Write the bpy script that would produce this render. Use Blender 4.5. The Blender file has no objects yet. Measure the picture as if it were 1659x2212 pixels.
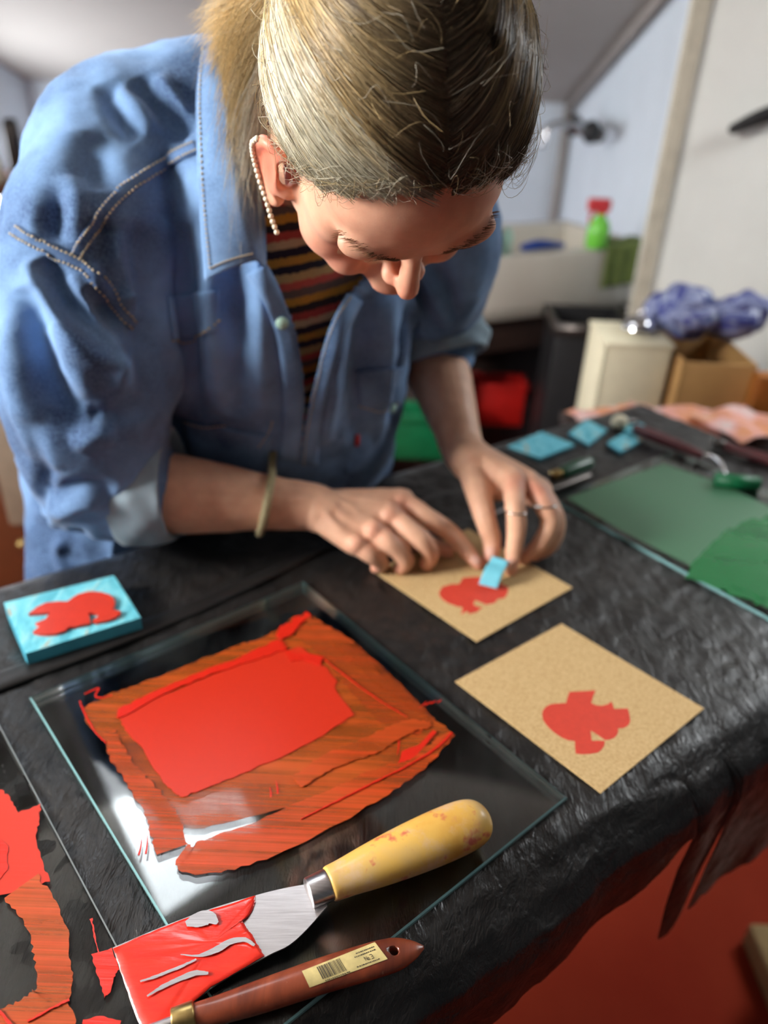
import bpy, bmesh, math, random
import numpy as np
from mathutils import Vector, Matrix, noise
from mathutils.bvhtree import BVHTree
random.seed(7); rng = np.random.default_rng(7)
SC = bpy.context.scene; COL = SC.collection
A_ = np.array

# ------------------------------------------------------------------ camera
W, HH, FPX = 1659, 2212, 1661.0
TZ = 0.90                        # height of the covered table top
CAMZ = TZ + 0.48
PITCH, ROLL = math.radians(30.5), math.radians(2.5)
O = A_([0.0, 0.0, CAMZ])
_R = A_([1.0, 0, 0]); _U = A_([0, math.sin(PITCH), math.cos(PITCH)]); FWD = A_([0, math.cos(PITCH), -math.sin(PITCH)])
RIGHT = math.cos(ROLL)*_R + math.sin(ROLL)*_U
UP = -math.sin(ROLL)*_R + math.cos(ROLL)*_U
cd = bpy.data.cameras.new('camera'); co = bpy.data.objects.new('camera', cd); COL.objects.link(co)
M = Matrix.Identity(4)
for i in range(3):
    M[i][0] = RIGHT[i]; M[i][1] = UP[i]; M[i][2] = -FWD[i]; M[i][3] = O[i]
co.matrix_world = M
cd.sensor_fit = 'VERTICAL'; cd.sensor_height = 36.0; cd.lens = 36.0*FPX/HH
cd.clip_start = 0.02; cd.clip_end = 60
cd.dof.use_dof = True; cd.dof.focus_distance = 0.475; cd.dof.aperture_fstop = 3.4
SC.camera = co

def ray(px, py): return RIGHT*((px-W/2)/FPX) - UP*((py-HH/2)/FPX) + FWD
def cam(px, py, d): return O + ray(px, py)*d
def atz(px, py, z): r = ray(px, py); return O + r*((z-O[2])/r[2])
def aty(px, py, y): r = ray(px, py); return O + r*((y-O[1])/r[1])
def tab(px, py, h=0.0): return atz(px, py, TZ+h)
def proj(P):
    P = np.asarray(P) - O; d = P@FWD
    return np.stack([W/2+FPX*(P@RIGHT)/d, HH/2-FPX*(P@UP)/d, d], -1)

# ------------------------------------------------------------------ world, exposure
wd = bpy.data.worlds.new('world'); SC.world = wd; wd.use_nodes = True
bg = wd.node_tree.nodes['Background']; bg.inputs[0].default_value = (0.86, 0.93, 1.0, 1); bg.inputs[1].default_value = 0.07
SC.view_settings.view_transform = 'Standard'; SC.view_settings.look = 'None'
SC.view_settings.exposure = 0.0; SC.view_settings.gamma = 1.0; SC.view_settings.use_curve_mapping = False
PANE_LEFT, PANE_RIGHT, PANE_SIDE, PANE_FILL = 10.0, 20.0, 88.0, 20.0       # daylight: two roof windows, the side window, and an added rear fill

# ------------------------------------------------------------------ materials
def srgb(r, g, b):
    f = lambda c: (c/255/12.92) if c/255 <= .04045 else ((c/255+.055)/1.055)**2.4
    return (f(r), f(g), f(b), 1.0)
class NT:
    def __init__(s, name):
        s.m = bpy.data.materials.new(name); s.m.use_nodes = True
        s.t = s.m.node_tree; s.n = s.t.nodes; s.l = s.t.links
        s.b = s.n['Principled BSDF']; s.out = s.n['Material Output']
        s.tc = s.n.new('ShaderNodeTexCoord')
    def set(s, **k):
        nm = dict(rough='Roughness', metal='Metallic', spec='Specular IOR Level', sss='Subsurface Weight', coat='Coat Weight', trans='Transmission Weight', alpha='Alpha', sheen='Sheen Weight')
        for a, v in k.items():
            if a == 'color': s.b.inputs['Base Color'].default_value = v
            else: s.b.inputs[nm[a]].default_value = v
        return s
    def mapping(s, scale=(1,1,1), rot=(0,0,0), src='Object'):
        mp = s.n.new('ShaderNodeMapping'); mp.inputs['Scale'].default_value = scale; mp.inputs['Rotation'].default_value = rot
        s.l.new(s.tc.outputs[src], mp.inputs['Vector']); return mp.outputs['Vector']
    def noise(s, scale, detail=3, vec=None, rough=.55, dist=0):
        n = s.n.new('ShaderNodeTexNoise'); n.inputs['Scale'].default_value = scale; n.inputs['Detail'].default_value = detail
        n.inputs['Roughness'].default_value = rough; n.inputs['Distortion'].default_value = dist
        s.l.new(vec if vec is not None else s.tc.outputs['Object'], n.inputs['Vector']); return n.outputs['Fac']
    def ramp(s, fac, stops, const=False):
        r = s.n.new('ShaderNodeValToRGB'); e = r.color_ramp.elements
        while len(e) < len(stops): e.new(.5)
        for el, (p, c) in zip(e, stops): el.position = p; el.color = c if len(c) == 4 else (*c, 1)
        if const: r.color_ramp.interpolation = 'CONSTANT'
        s.l.new(fac, r.inputs['Fac']); return r.outputs['Color']
    def gray(s, fac, a, b, va=0., vb=1.): return s.ramp(fac, [(a, (va,)*3), (b, (vb,)*3)])
    def mix(s, fac, a, b, mode='MIX'):
        m = s.n.new('ShaderNodeMix'); m.data_type = 'RGBA'; m.blend_type = mode
        for v, k in ((fac, 0), (a, 6), (b, 7)):
            if isinstance(v, (int, float)): m.inputs[k].default_value = v
            elif isinstance(v, tuple): m.inputs[k].default_value = v
            else: s.l.new(v, m.inputs[k])
        return m.outputs[2]
    def math(s, op, a, b=0.0):
        m = s.n.new('ShaderNodeMath'); m.operation = op
        for v, k in ((a, 0), (b, 1)):
            if isinstance(v, (int, float)): m.inputs[k].default_value = v
            else: s.l.new(v, m.inputs[k])
        return m.outputs[0]
    def attr(s, name):
        a = s.n.new('ShaderNodeAttribute'); a.attribute_name = name; return a
    def col(s, c): s.l.new(c, s.b.inputs['Base Color']); return s
    def link(s, o, name): s.l.new(o, s.b.inputs[name]); return s
    def bump(s, h, strength=.3, dist=.001):
        b = s.n.new('ShaderNodeBump'); b.inputs['Strength'].default_value = strength; b.inputs['Distance'].default_value = dist
        s.l.new(h, b.inputs['Height']); s.l.new(b.outputs[0], s.b.inputs['Normal']); return s
def simple(name, c, rough=.5, metal=0, var=.12, scale=30, bump=0, bscale=None, spec=.5):
    t = NT(name).set(rough=rough, metal=metal, spec=spec)
    d = tuple(x*(1-var) for x in c[:3])+(1,); e = tuple(min(1, x*(1+var)) for x in c[:3])+(1,)
    t.col(t.ramp(t.noise(scale, 4), [(.3, d), (.7, e)]))
    if bump: t.bump(t.noise(bscale or scale*4, 4), bump, .001)
    return t.m

MAT = {}
def denim(name, c, wash):
    t = NT(name).set(rough=.85, spec=.25, sheen=.12)
    n1 = t.noise(9, 4); n2 = t.noise(420, 2)
    base = t.ramp(n1, [(.36, c), (.68, wash)])
    base = t.mix(t.gray(n2, .35, .7, 0, .35), base, wash)
    tw = t.noise(900, 2, t.mapping((1, 1, .25), (.6, .5, .4)))
    t.col(base).bump(t.mix(.5, n2, tw), .35, .0006); return t.m
MAT['denim'] = denim('denim', srgb(52, 74, 110), srgb(128, 166, 212))
MAT['denim_dark'] = denim('denim_seam', srgb(52, 78, 120), srgb(110, 142, 184))
MAT['cuff'] = denim('denim_reverse', srgb(128, 150, 164), srgb(156, 176, 188))
MAT['thread'] = simple('seam_thread', srgb(190, 176, 146), .8)
t = NT('skin').set(rough=.48, spec=.35, sss=.10)
t.b.inputs['Subsurface Radius'].default_value = (.01, .004, .002); t.b.inputs['Subsurface Scale'].default_value = .35
a = t.attr('Col')
mott = t.ramp(t.noise(70, 5), [(.3, (.90, .82, .80, 1)), (.7, (1.06, 1.04, 1.02, 1))])
t.col(t.mix(1.0, a.outputs['Color'], mott, 'MULTIPLY')).bump(t.noise(900, 4), .12, .0005); MAT['skin'] = t.m
t = NT('hair').set(rough=.36, spec=.55); a = t.attr('Col'); t.col(a.outputs['Color']); MAT['hair'] = t.m
t = NT('scalp_hair').set(rough=.6, spec=.3); a = t.attr('Col'); t.col(t.mix(t.gray(t.noise(300, 3, t.mapping((1, .12, 1))), .35, .65, 0, .6), a.outputs['Color'], srgb(50, 40, 33))); MAT['scalp'] = t.m
MAT['lash'] = simple('lash_hair', srgb(178, 150, 112), .5)
MAT['brow'] = simple('brow_hair', srgb(140, 108, 78), .6)
MAT['nail'] = simple('finger_nail', srgb(222, 176, 158), .25, var=.04)
MAT['silver'] = simple('silver', srgb(200, 198, 194), .25, 1, .05)
MAT['pearl'] = simple('pearl_bead', srgb(226, 216, 192), .25, 0, .08, 200)
MAT['bangle'] = simple('bracelet_cord', srgb(158, 148, 112), .7, 0, .2, 300, .4)
# knitted striped sweater: stripes follow the world height of the knitted rows
t = NT('striped_knit').set(rough=.9, spec=.15, sheen=.2)
sx = t.n.new('ShaderNodeSeparateXYZ'); t.l.new(t.mapping((1, 1, 1)), sx.inputs[0])
zz = t.math('ADD', sx.outputs['Z'], t.math('MULTIPLY', t.noise(260, 1), .004))
zz = t.math('ADD', zz, t.math('MULTIPLY', sx.outputs['X'], -.18))
fr = t.math('FRACT', t.math('MULTIPLY', zz, 13.0))
cs = [srgb(186, 146, 70), srgb(44, 42, 58), srgb(190, 172, 140), srgb(176, 76, 72), srgb(52, 48, 52), srgb(196, 150, 66), srgb(108, 96, 92), srgb(198, 96, 88), srgb(190, 168, 120), srgb(40, 44, 60)]
t.col(t.ramp(fr, [(i/10, c) for i, c in enumerate(cs)], True)).bump(t.noise(500, 2, t.mapping((1, 1, .5))), .6, .002); MAT['knit'] = t.m
# black plastic sheet
t = NT('black_plastic').set(rough=.30, spec=.55)
n = t.math('ABSOLUTE', t.math('SUBTRACT', t.noise(34, 5, t.mapping((1, .4, 1), (0, 0, .9)), .6, .5), .5))
nf = t.math('ABSOLUTE', t.math('SUBTRACT', t.noise(110, 4, t.mapping((1, .3, 1), (0, 0, .3)), .6, .4), .5))
t.col(t.ramp(t.noise(14, 5), [(.35, srgb(20, 20, 20)), (.75, srgb(36, 34, 33))]))
t.l.new(t.gray(t.noise(60, 4), .3, .7, .30, .48), t.b.inputs['Roughness'])
t.bump(t.math('ADD', n, t.math('MULTIPLY', nf, .5)), .75, .006); MAT['plastic'] = t.m
MAT['plastic_band'] = simple('folded_black_plastic', srgb(26, 25, 25), .42, 0, .2, 20, .25, 90)
MAT['table_wood'] = simple('table_wood', srgb(90, 62, 40), .6)
# glass: clear sheet with Fresnel reflection
def glass(name, tint, dust, dustcol=(.5, .55, .55, 1)):
    t = NT(name); t.n.remove(t.b)
    tr = t.n.new('ShaderNodeBsdfTransparent'); tr.inputs[0].default_value = tint
    gl = t.n.new('ShaderNodeBsdfGlossy'); gl.inputs['Roughness'].default_value = .035
    fr = t.n.new('ShaderNodeFresnel'); fr.inputs['IOR'].default_value = 1.52
    mx = t.n.new('ShaderNodeMixShader'); t.l.new(fr.outputs[0], mx.inputs[0]); t.l.new(tr.outputs[0], mx.inputs[1]); t.l.new(gl.outputs[0], mx.inputs[2])
    df = t.n.new('ShaderNodeBsdfDiffuse'); df.inputs[0].default_value = dustcol
    m2 = t.n.new('ShaderNodeMixShader')
    d = t.math('MULTIPLY', t.gray(t.noise(26, 6, t.mapping((1, .3, 1), (0, 0, -.65))), .45, .8), dust)
    sp = t.n.new('ShaderNodeTexVoronoi'); sp.inputs['Scale'].default_value = 95; t.l.new(t.tc.outputs['Object'], sp.inputs['Vector'])
    d = t.math('ADD', d, t.math('MULTIPLY', t.gray(sp.outputs['Distance'], .03, .07, 1, 0), dust*2.5))
    t.l.new(d, m2.inputs[0]); t.l.new(mx.outputs[0], m2.inputs[1]); t.l.new(df.outputs[0], m2.inputs[2]); t.l.new(m2.outputs[0], t.out.inputs[0])
    return t.m
MAT['glass'] = glass('clear_glass', (.95, .975, .965, 1), .035)
MAT['glass_green'] = glass('stained_glass', (.9, .96, .92, 1), .10, (.4, .5, .42, 1))
MAT['glass_edge'] = NT('glass_cut_edge').set(color=srgb(126, 172, 174), rough=.15, alpha=.75).m
MAT['glass_edge_lit'] = NT('glass_cut_edge_lit').set(color=srgb(214, 222, 220), rough=.3, alpha=.95).m  # left plate's edge painted pale, as if catching the skylight
# printing ink
def ink(name, c, thin, lo, hi, ang, sx_=7, sy=260, alpha_max=1.0, rough=.34, bumps=.35):
    """streaked ink: 'thin' colour where the film is scraped, open glass where the streak noise is low"""
    t = NT(name).set(rough=rough, spec=.5)
    v = t.mapping((sx_, sy, 1), (0, 0, -ang)); n = t.mix(.45, t.noise(1, 5, v, .65, .6), t.noise(1, 3, t.mapping((sx_*.6, sy*.17, 1), (0, 0, -ang+.05)), .5, .5))
    n2 = t.noise(38, 5)
    t.col(t.mix(t.gray(n, lo, hi), thin, c))
    n3 = t.noise(16, 3, t.mapping((.5, 1.6, 1), (0, 0, -ang)))
    al = t.math('MULTIPLY', t.gray(t.math('ADD', t.math('MULTIPLY', n, .75), t.math('ADD', t.math('MULTIPLY', n2, .12), t.math('MULTIPLY', n3, .55))), lo+.18, hi+.14), alpha_max)
    t.link(al, 'Alpha'); t.bump(n, bumps, .0012); return t.m
EANG = math.radians(37.5)
RED, REDT = srgb(218, 50, 26), srgb(176, 82, 26)
MAT['ink_thick'] = ink('ink_thick_red', srgb(206, 36, 18), srgb(196, 44, 20), -.6, -.2, EANG, 9, 420, 1, .28, .4)
MAT['ink_roll'] = ink('ink_rolled_red', srgb(198, 44, 18), srgb(184, 50, 20), -.2, .2, EANG, 4, 420, .985, .40, .12)
MAT['ink_smear'] = ink('ink_smear_orange', srgb(200, 74, 22), srgb(158, 86, 26), .31, .74, EANG, 4, 640, .97, .36, .22)
MAT['ink_smear_cross'] = ink('ink_smear_crosswise', srgb(204, 62, 22), srgb(162, 78, 26), .38, .72, EANG+math.pi/2, 5, 700, .97, .36, .25)
MAT['ink_sweep'] = ink('ink_sweep_orange', srgb(202, 66, 22), srgb(164, 84, 28), .26, .66, EANG+.03, 2, 900, .97, .33, .3)
MAT['ink_flat'] = simple('printed_red_ink', srgb(204, 62, 44), .6, 0, .07, 220)
MAT['ink_block'] = simple('inked_red_rubber', srgb(200, 56, 38), .38, 0, .05, 90, .15, 600)
MAT['ink_green'] = ink('ink_rolled_green', srgb(76, 122, 92), srgb(66, 108, 80), .0, .36, EANG, 5, 60, .97, .36, .2)
MAT['ink_green_wet'] = ink('ink_wet_green', srgb(20, 112, 58), srgb(40, 120, 70), .1, .55, EANG, 8, 90, .97, .22, .8)
MAT['ink_left'] = ink('ink_sweep_left', srgb(202, 70, 26), srgb(164, 96, 42), .22, .64, EANG+1.9, 3, 520, .96, .36, .2)
# kraft card
t = NT('kraft_card').set(rough=.8, spec=.2)
n = t.noise(420, 5, t.mapping((1, 1, 1)), .7)
t.col(t.ramp(n, [(.3, srgb(176, 146, 98)), (.5, srgb(198, 168, 120)), (.72, srgb(214, 187, 140))])).bump(n, .15, .0005); MAT['kraft'] = t.m
MAT['kraft_edge'] = simple('kraft_edge', srgb(214, 192, 150), .8)
# lino block
t = NT('carved_turquoise_rubber').set(rough=.6, spec=.3)
n = t.noise(60, 5, t.mapping((1, .35, 1), (0, 0, .7)), .65, .8)
t.col(t.ramp(n, [(.3, srgb(70, 160, 180)), (.5, srgb(112, 198, 214)), (.60, srgb(140, 208, 216)), (.67, srgb(176, 146, 116))])).bump(n, .9, .003); MAT['lino'] = t.m
MAT['lino_side'] = simple('turquoise_rubber', srgb(58, 150, 172), .55, var=.1)
MAT['lino_strip'] = simple('turquoise_strip', srgb(104, 186, 206), .6, var=.06)
# tools
t = NT('yellow_lacquered_wood').set(rough=.42, spec=.4, coat=.15)
n = t.noise(42, 6, None, .65); n2 = t.noise(62, 3); n3 = t.noise(30, 4, t.mapping((1.4, 1, 1.2)), .7)
c = t.ramp(t.noise(24, 5), [(.3, srgb(204, 150, 62)), (.55, srgb(220, 176, 88)), (.75, srgb(206, 172, 112))])
c = t.mix(t.gray(n, .52, .64, 0, .6), c, srgb(212, 180, 150)); c = t.mix(t.gray(n2, .585, .66, 0, .8), c, srgb(192, 74, 74))
t.col(t.mix(t.gray(n3, .56, .70, 0, .5), c, srgb(196, 128, 112))).bump(n, .12, .001); MAT['yellow_wood'] = t.m
t = NT('varnished_brown_wood').set(rough=.34, spec=.5, coat=.2)
n = t.noise(1, 5, t.mapping((60, 8, 40), (0, 0, -.36)), .6, .4)
c = t.ramp(n, [(.3, srgb(92, 40, 26)), (.55, srgb(132, 62, 38)), (.8, srgb(160, 82, 52))])
t.col(t.mix(t.gray(t.noise(150, 4), .66, .74, 0, .6), c, srgb(186, 150, 120))).bump(n, .15, .001); MAT['brown_wood'] = t.m
t = NT('brushed_steel').set(rough=.32, metal=1.0)
n = t.noise(1, 3, t.mapping((40, 900, 40), (0, 0, .2)))
t.col(t.ramp(n, [(.3, (.50, .48, .49, 1)), (.7, (.66, .64, .65, 1))])).bump(n, .1, .0003); MAT['steel'] = t.m
MAT['brass'] = simple('worn_brass', srgb(186, 160, 104), .35, 1, .25, 90)
MAT['hole'] = simple('dark_hole', (.01, .008, .007, 1), .8)
MAT['label'] = simple('aged_paper_label', srgb(196, 178, 120), .6, 0, .2, 120)
MAT['print_black'] = simple('label_print', srgb(70, 62, 50), .7)
t = NT('wet_red_ink').set(rough=.24, spec=.6, coat=.3)
n = t.noise(1, 4, t.mapping((26, 160, 30), (0, 0, -.42)), .6, .3)
t.col(t.ramp(n, [(.3, srgb(206, 32, 20)), (.7, srgb(224, 46, 26))])).bump(t.mix(.4, n, t.noise(60, 3)), .22, .002); MAT['ink_wet'] = t.m
# room
def plaster(name, c, sc=6, b=.25, bs=40):
    t = NT(name).set(rough=.85, spec=.2)
    t.col(t.ramp(t.noise(sc, 5), [(.3, tuple(x*.93 for x in c[:3])+(1,)), (.7, c)])).bump(t.noise(bs, 5), b, .004); return t.m
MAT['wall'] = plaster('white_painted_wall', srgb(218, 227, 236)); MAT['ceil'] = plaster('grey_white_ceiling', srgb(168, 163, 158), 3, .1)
MAT['wall_rough'] = plaster('rough_white_plaster', srgb(236, 236, 230), 8, .6, 22)
t = NT('red_floor').set(rough=.8, spec=.1)
t.col(t.ramp(t.noise(2.2, 5), [(.3, srgb(128, 34, 16)), (.7, srgb(146, 52, 30))])).bump(t.noise(60, 3), .1, .001); MAT['floor'] = t.m
MAT['pipe'] = simple('grey_trim', srgb(150, 142, 136), .6); MAT['trim'] = simple('cream_trim', srgb(190, 182, 164), .6)
MAT['sink'] = simple('glazed_ceramic', srgb(214, 208, 196), .25, 0, .04, 6)
MAT['dark_wood'] = simple('dark_wood', srgb(52, 36, 30), .6, 0, .3, 12)
MAT['chrome'] = simple('chrome', (.7, .7, .72, 1), .12, 1, .03); MAT['black'] = simple('black_rubber', srgb(28, 28, 30), .5)
MAT['cloth_green'] = simple('green_cloth', srgb(106, 120, 62), .9, 0, .2, 40, .5, 300)
MAT['mint'] = simple('mint_ceramic', srgb(176, 216, 200), .35, 0, .06, 20); MAT['blue'] = simple('blue_plastic', srgb(28, 66, 150), .4, 0, .2, 12)
MAT['spray_green'] = NT('green_liquid_plastic').set(color=srgb(120, 212, 76), rough=.25).m
MAT['red_plastic'] = simple('red_plastic', srgb(206, 60, 66), .35); MAT['red_box'] = simple('red_crate', srgb(190, 24, 18), .5)
MAT['green_box'] = simple('green_crate', srgb(10, 110, 66), .45); MAT['cream'] = simple('cream_card', srgb(226, 218, 188), .8, 0, .05)
MAT['cardboard'] = simple('cardboard', srgb(190, 148, 92), .85, 0, .1, 14)
t = NT('blue_patterned_film').set(rough=.35)
t.col(t.ramp(t.noise(9, 4, None, .6, 1.2), [(.30, srgb(36, 34, 92)), (.42, srgb(122, 130, 166)), (.52, srgb(58, 66, 130)), (.60, srgb(150, 160, 186)), (.70, srgb(96, 150, 194)), (.78, srgb(206, 214, 226))], True)); MAT['film'] = t.m
t = NT('printed_paper').set(rough=.7)
t.col(t.ramp(t.noise(11, 4), [(.34, srgb(236, 226, 220)), (.46, srgb(232, 170, 160)), (.56, srgb(226, 150, 100)), (.66, srgb(240, 234, 230))])); MAT['paper'] = t.m
MAT['orange_wood'] = simple('orange_wood', srgb(184, 112, 40), .5, 0, .15, 8); MAT['cab_wood'] = simple('cabinet_wood', srgb(96, 50, 24), .5, 0, .2, 10)
MAT['beige_panel'] = simple('beige_panel', srgb(132, 116, 98), .6); MAT['green_paint'] = simple('green_handle', srgb(20, 74, 46), .3)
MAT['maroon'] = simple('maroon_handle', srgb(96, 40, 44), .35); MAT['dark_metal'] = simple('dark_metal', srgb(92, 86, 82), .35, .8)
MAT['tan'] = simple('tan_cloth', srgb(150, 124, 84), .85); MAT['white_cloth'] = simple('white_cloth', srgb(226, 220, 206), .85, 0, .06)
MAT['window_frame'] = simple('white_frame', srgb(230, 230, 228), .4)
def emit(name, c, s):
    t = NT(name); t.n.remove(t.b); e = t.n.new('ShaderNodeEmission'); e.inputs[0].default_value = c; e.inputs[1].default_value = s
    t.l.new(e.outputs[0], t.out.inputs[0]); return t.m
MAT['pane_left'] = emit('daylight_pane', (.90, .95, 1.0, 1), PANE_LEFT); MAT['pane_right'] = emit('daylight_pane_right', (.93, .97, 1.0, 1), PANE_RIGHT); MAT['pane_side'] = emit('daylight_pane_side', (1.0, .97, .93, 1), PANE_SIDE); MAT['pane_fill'] = emit('added_fill_pane', (.90, .95, 1.0, 1), PANE_FILL)

# ------------------------------------------------------------------ geometry helpers
def nrm(v): v = np.asarray(v, float); return v/np.linalg.norm(v)
class Geo:
    def __init__(s): s.v = []; s.f = []; s.c = []
    def add(s, V, F, c=None):
        o = len(s.v); s.v.extend(map(tuple, V)); s.f.extend(tuple(i+o for i in f) for f in F)
        if c is not None: s.c.extend([c]*len(V) if not isinstance(c, list) else c)
        return s
    def box(s, c, size, X=(1,0,0), Y=(0,1,0), Z=(0,0,1)):
        c = A_(c); X, Y, Z = (nrm(k)*h/2 for k, h in zip((X, Y, Z), size))
        V = [c+a*X+b*Y+d*Z for d in (-1, 1) for b in (-1, 1) for a in (-1, 1)]
        return s.add(V, [(0,2,3,1), (4,5,7,6), (0,1,5,4), (2,6,7,3), (0,4,6,2), (1,3,7,5)])
    def ell(s, c, r, B=np.eye(3), nu=20, nv=12):
        c = A_(c); B = A_(B); V = [c - B[2]*r[2]]
        for j in range(1, nv):
            ph = math.pi*j/nv - math.pi/2
            for i in range(nu):
                th = 2*math.pi*i/nu
                V.append(c + B[0]*r[0]*math.cos(ph)*math.cos(th) + B[1]*r[1]*math.cos(ph)*math.sin(th) + B[2]*r[2]*math.sin(ph))
        V.append(c + B[2]*r[2]); n = len(V)-1; F = []
        for i in range(nu):
            k = (i+1) % nu; F.append((0, 1+k, 1+i)); F.append((n, n-nu+i, n-nu+k))
            for j in range(nv-2): F.append((1+j*nu+i, 1+j*nu+k, 1+(j+1)*nu+k, 1+(j+1)*nu+i))
        return s.add(V, F)
    def tube(s, P, R, seg=16, caps=True, ref=None, ratio=1.0, round_=True, phase=0.):
        """R radius per point; ratio squashes along the second axis; ref fixes the first axis"""
        P = np.asarray(P, float); n = len(P); R = np.broadcast_to(np.asarray(R, float), (n,)).copy(); ratio = np.broadcast_to(np.asarray(ratio, float), (n,)).copy()
        T = np.gradient(P, axis=0); T /= np.linalg.norm(T, axis=1)[:, None] + 1e-12
        a = nrm(ref) if ref is not None else nrm(np.cross(T[0], [.3, .2, .9]) if abs(T[0][2]) < .9 else np.cross(T[0], [1, 0, 0]))
        V = []; rings = []
        def ring(c, a, b, r, q):
            k = len(V)
            for i in range(seg):
                th = 2*math.pi*i/seg + phase; V.append(c + a*r*math.cos(th) + b*r*q*math.sin(th))
            rings.append(k)
        fr = []
        for i in range(n):
            a = (nrm(ref) if ref is not None else a); a = a - T[i]*(a@T[i]); a = nrm(a); fr.append((a, np.cross(T[i], a)))
        if caps and round_:
            for q in (-.92, -.6): ring(P[0]+T[0]*R[0]*q*min(1, ratio[0]), *fr[0], R[0]*math.sqrt(1-q*q), ratio[0])
        for i in range(n): ring(P[i], *fr[i], R[i], ratio[i])
        if caps and round_:
            for q in (.6, .92): ring(P[-1]+T[-1]*R[-1]*q*min(1, ratio[-1]), *fr[-1], R[-1]*math.sqrt(1-q*q), ratio[-1])
        F = []
        for p, q in zip(rings[:-1], rings[1:]):
            for i in range(seg): k = (i+1) % seg; F.append((p+i, p+k, q+k, q+i))
        if caps: F.append(tuple(rings[0]+i for i in range(seg))[::-1]); F.append(tuple(rings[-1]+i for i in range(seg)))
        return s.add(V, F)
    def chain(s, pts, radii, n=24, **k):
        Q = spline([tuple(p)+(r,) for p, r in zip(pts, radii)], n); return s.tube(Q[:, :3], Q[:, 3], **k)
    def prism(s, poly, n, h):
        """closed outline (3-D points, planar) extruded by h along n; flat caps triangulated"""
        P = [Vector(p) for p in poly]; m = len(P); n = Vector(n)
        from mathutils.geometry import tessellate_polygon
        tri = tessellate_polygon([P]); V = [tuple(p) for p in P]+[tuple(p+n*h) for p in P]; F = []
        for a, b, c in tri:
            up = (P[b]-P[a]).cross(P[c]-P[a]).dot(n) > 0
            if not up: b, c = c, b
            F.append((a+m, b+m, c+m)); F.append((c, b, a))
        area = sum((P[i].cross(P[(i+1) % m])).dot(n) for i in range(m))
        for i in range(m):
            k = (i+1) % m; F.append((i, k, k+m, i+m) if area > 0 else (i, i+m, k+m, k))
        return s.add(V, F)
    def grid(s, G_, close=False):
        G_ = np.asarray(G_); a, b = G_.shape[:2]; V = G_.reshape(-1, 3); F = []
        for i in range(a-1):
            for j in range(b if close else b-1): k = (j+1) % b; F.append((i*b+j, i*b+k, (i+1)*b+k, (i+1)*b+j))
        return s.add(V, F)
    def mesh(s, name):
        me = bpy.data.meshes.new(name); me.from_pydata(s.v, [], s.f); me.update(); return me
    def build(s, name, mat, parent=None, smooth=True, bevel=0, solid=0, sub=0):
        return link(name, s.mesh(name), mat, parent, smooth, bevel, solid, sub)
def spline(pts, n):
    P = np.asarray(pts, float); m = len(P)
    if m == 2: t = np.linspace(0, 1, n)[:, None]; return P[0]*(1-t)+P[1]*t
    Q = np.vstack([2*P[0]-P[1], P, 2*P[-1]-P[-2]]); out = []
    for t in np.linspace(0, m-1, n):
        i = min(int(t), m-2); u = t-i; a, b, c, d = Q[i:i+4]
        out.append(.5*((2*b)+(-a+c)*u+(2*a-5*b+4*c-d)*u*u+(-a+3*b-3*c+d)*u**3))
    return A_(out)
def link(name, me, mat, parent=None, smooth=True, bevel=0, solid=0, sub=0):
    o = bpy.data.objects.new(name, me); COL.objects.link(o)
    for m in (mat if isinstance(mat, (list, tuple)) else [mat]): me.materials.append(MAT[m])
    if parent: o.parent = parent
    if smooth: me.shade_smooth()
    if solid: q = o.modifiers.new('s', 'SOLIDIFY'); q.thickness = solid; q.offset = 0
    if bevel: q = o.modifiers.new('b', 'BEVEL'); q.width = bevel; q.segments = 2; q.limit_method = 'ANGLE'; q.angle_limit = .7
    if sub: q = o.modifiers.new('u', 'SUBSURF'); q.levels = q.render_levels = sub
    return o
def tag(o, label=None, cat=None, group=None, kind=None):
    for k, v in (('label', label), ('category', cat), ('group', group), ('kind', kind)):
        if v: o[k] = v
    return o
def empty(name, label, cat, loc=(0, 0, 0), group=None):
    """top-level thing; parts are built in world coordinates and parented with the offset removed"""
    o = bpy.data.objects.new(name, None); COL.objects.link(o); o.location = loc; o.empty_display_size = .05
    o.matrix_world = Matrix.Translation(loc); return tag(o, label, cat, group)
def under(o, p):
    o.parent = p; r = p
    while r.parent: r = r.parent
    if p.type == 'EMPTY': o.matrix_parent_inverse = Matrix.Translation(-Vector(p.location))
    return o
def remesh(geo, voxel, smooth=4, fac=.5):
    me = geo.mesh('tmp'); o = bpy.data.objects.new('tmp', me); COL.objects.link(o)
    q = o.modifiers.new('r', 'REMESH'); q.mode = 'VOXEL'; q.voxel_size = voxel
    if smooth: q = o.modifiers.new('m', 'SMOOTH'); q.iterations = smooth; q.factor = fac
    dg = bpy.context.evaluated_depsgraph_get(); dg.update(); out = bpy.data.meshes.new_from_object(o.evaluated_get(dg))
    bpy.data.objects.remove(o); return out
def getv(me): a = np.empty(len(me.vertices)*3); me.vertices.foreach_get('co', a); return a.reshape(-1, 3)
def getn(me): a = np.empty(len(me.vertices)*3); me.vertex_normals.foreach_get('vector', a); return a.reshape(-1, 3)
def setv(me, V): me.vertices.foreach_set('co', np.ascontiguousarray(V).ravel()); me.update()
def setcol(me, C):
    C = np.hstack([C, np.ones((len(C), 1))]) if C.shape[1] == 3 else C
    a = me.color_attributes.new('Col', 'FLOAT_COLOR', 'POINT'); a.data.foreach_set('color', np.ascontiguousarray(C).ravel())
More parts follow.
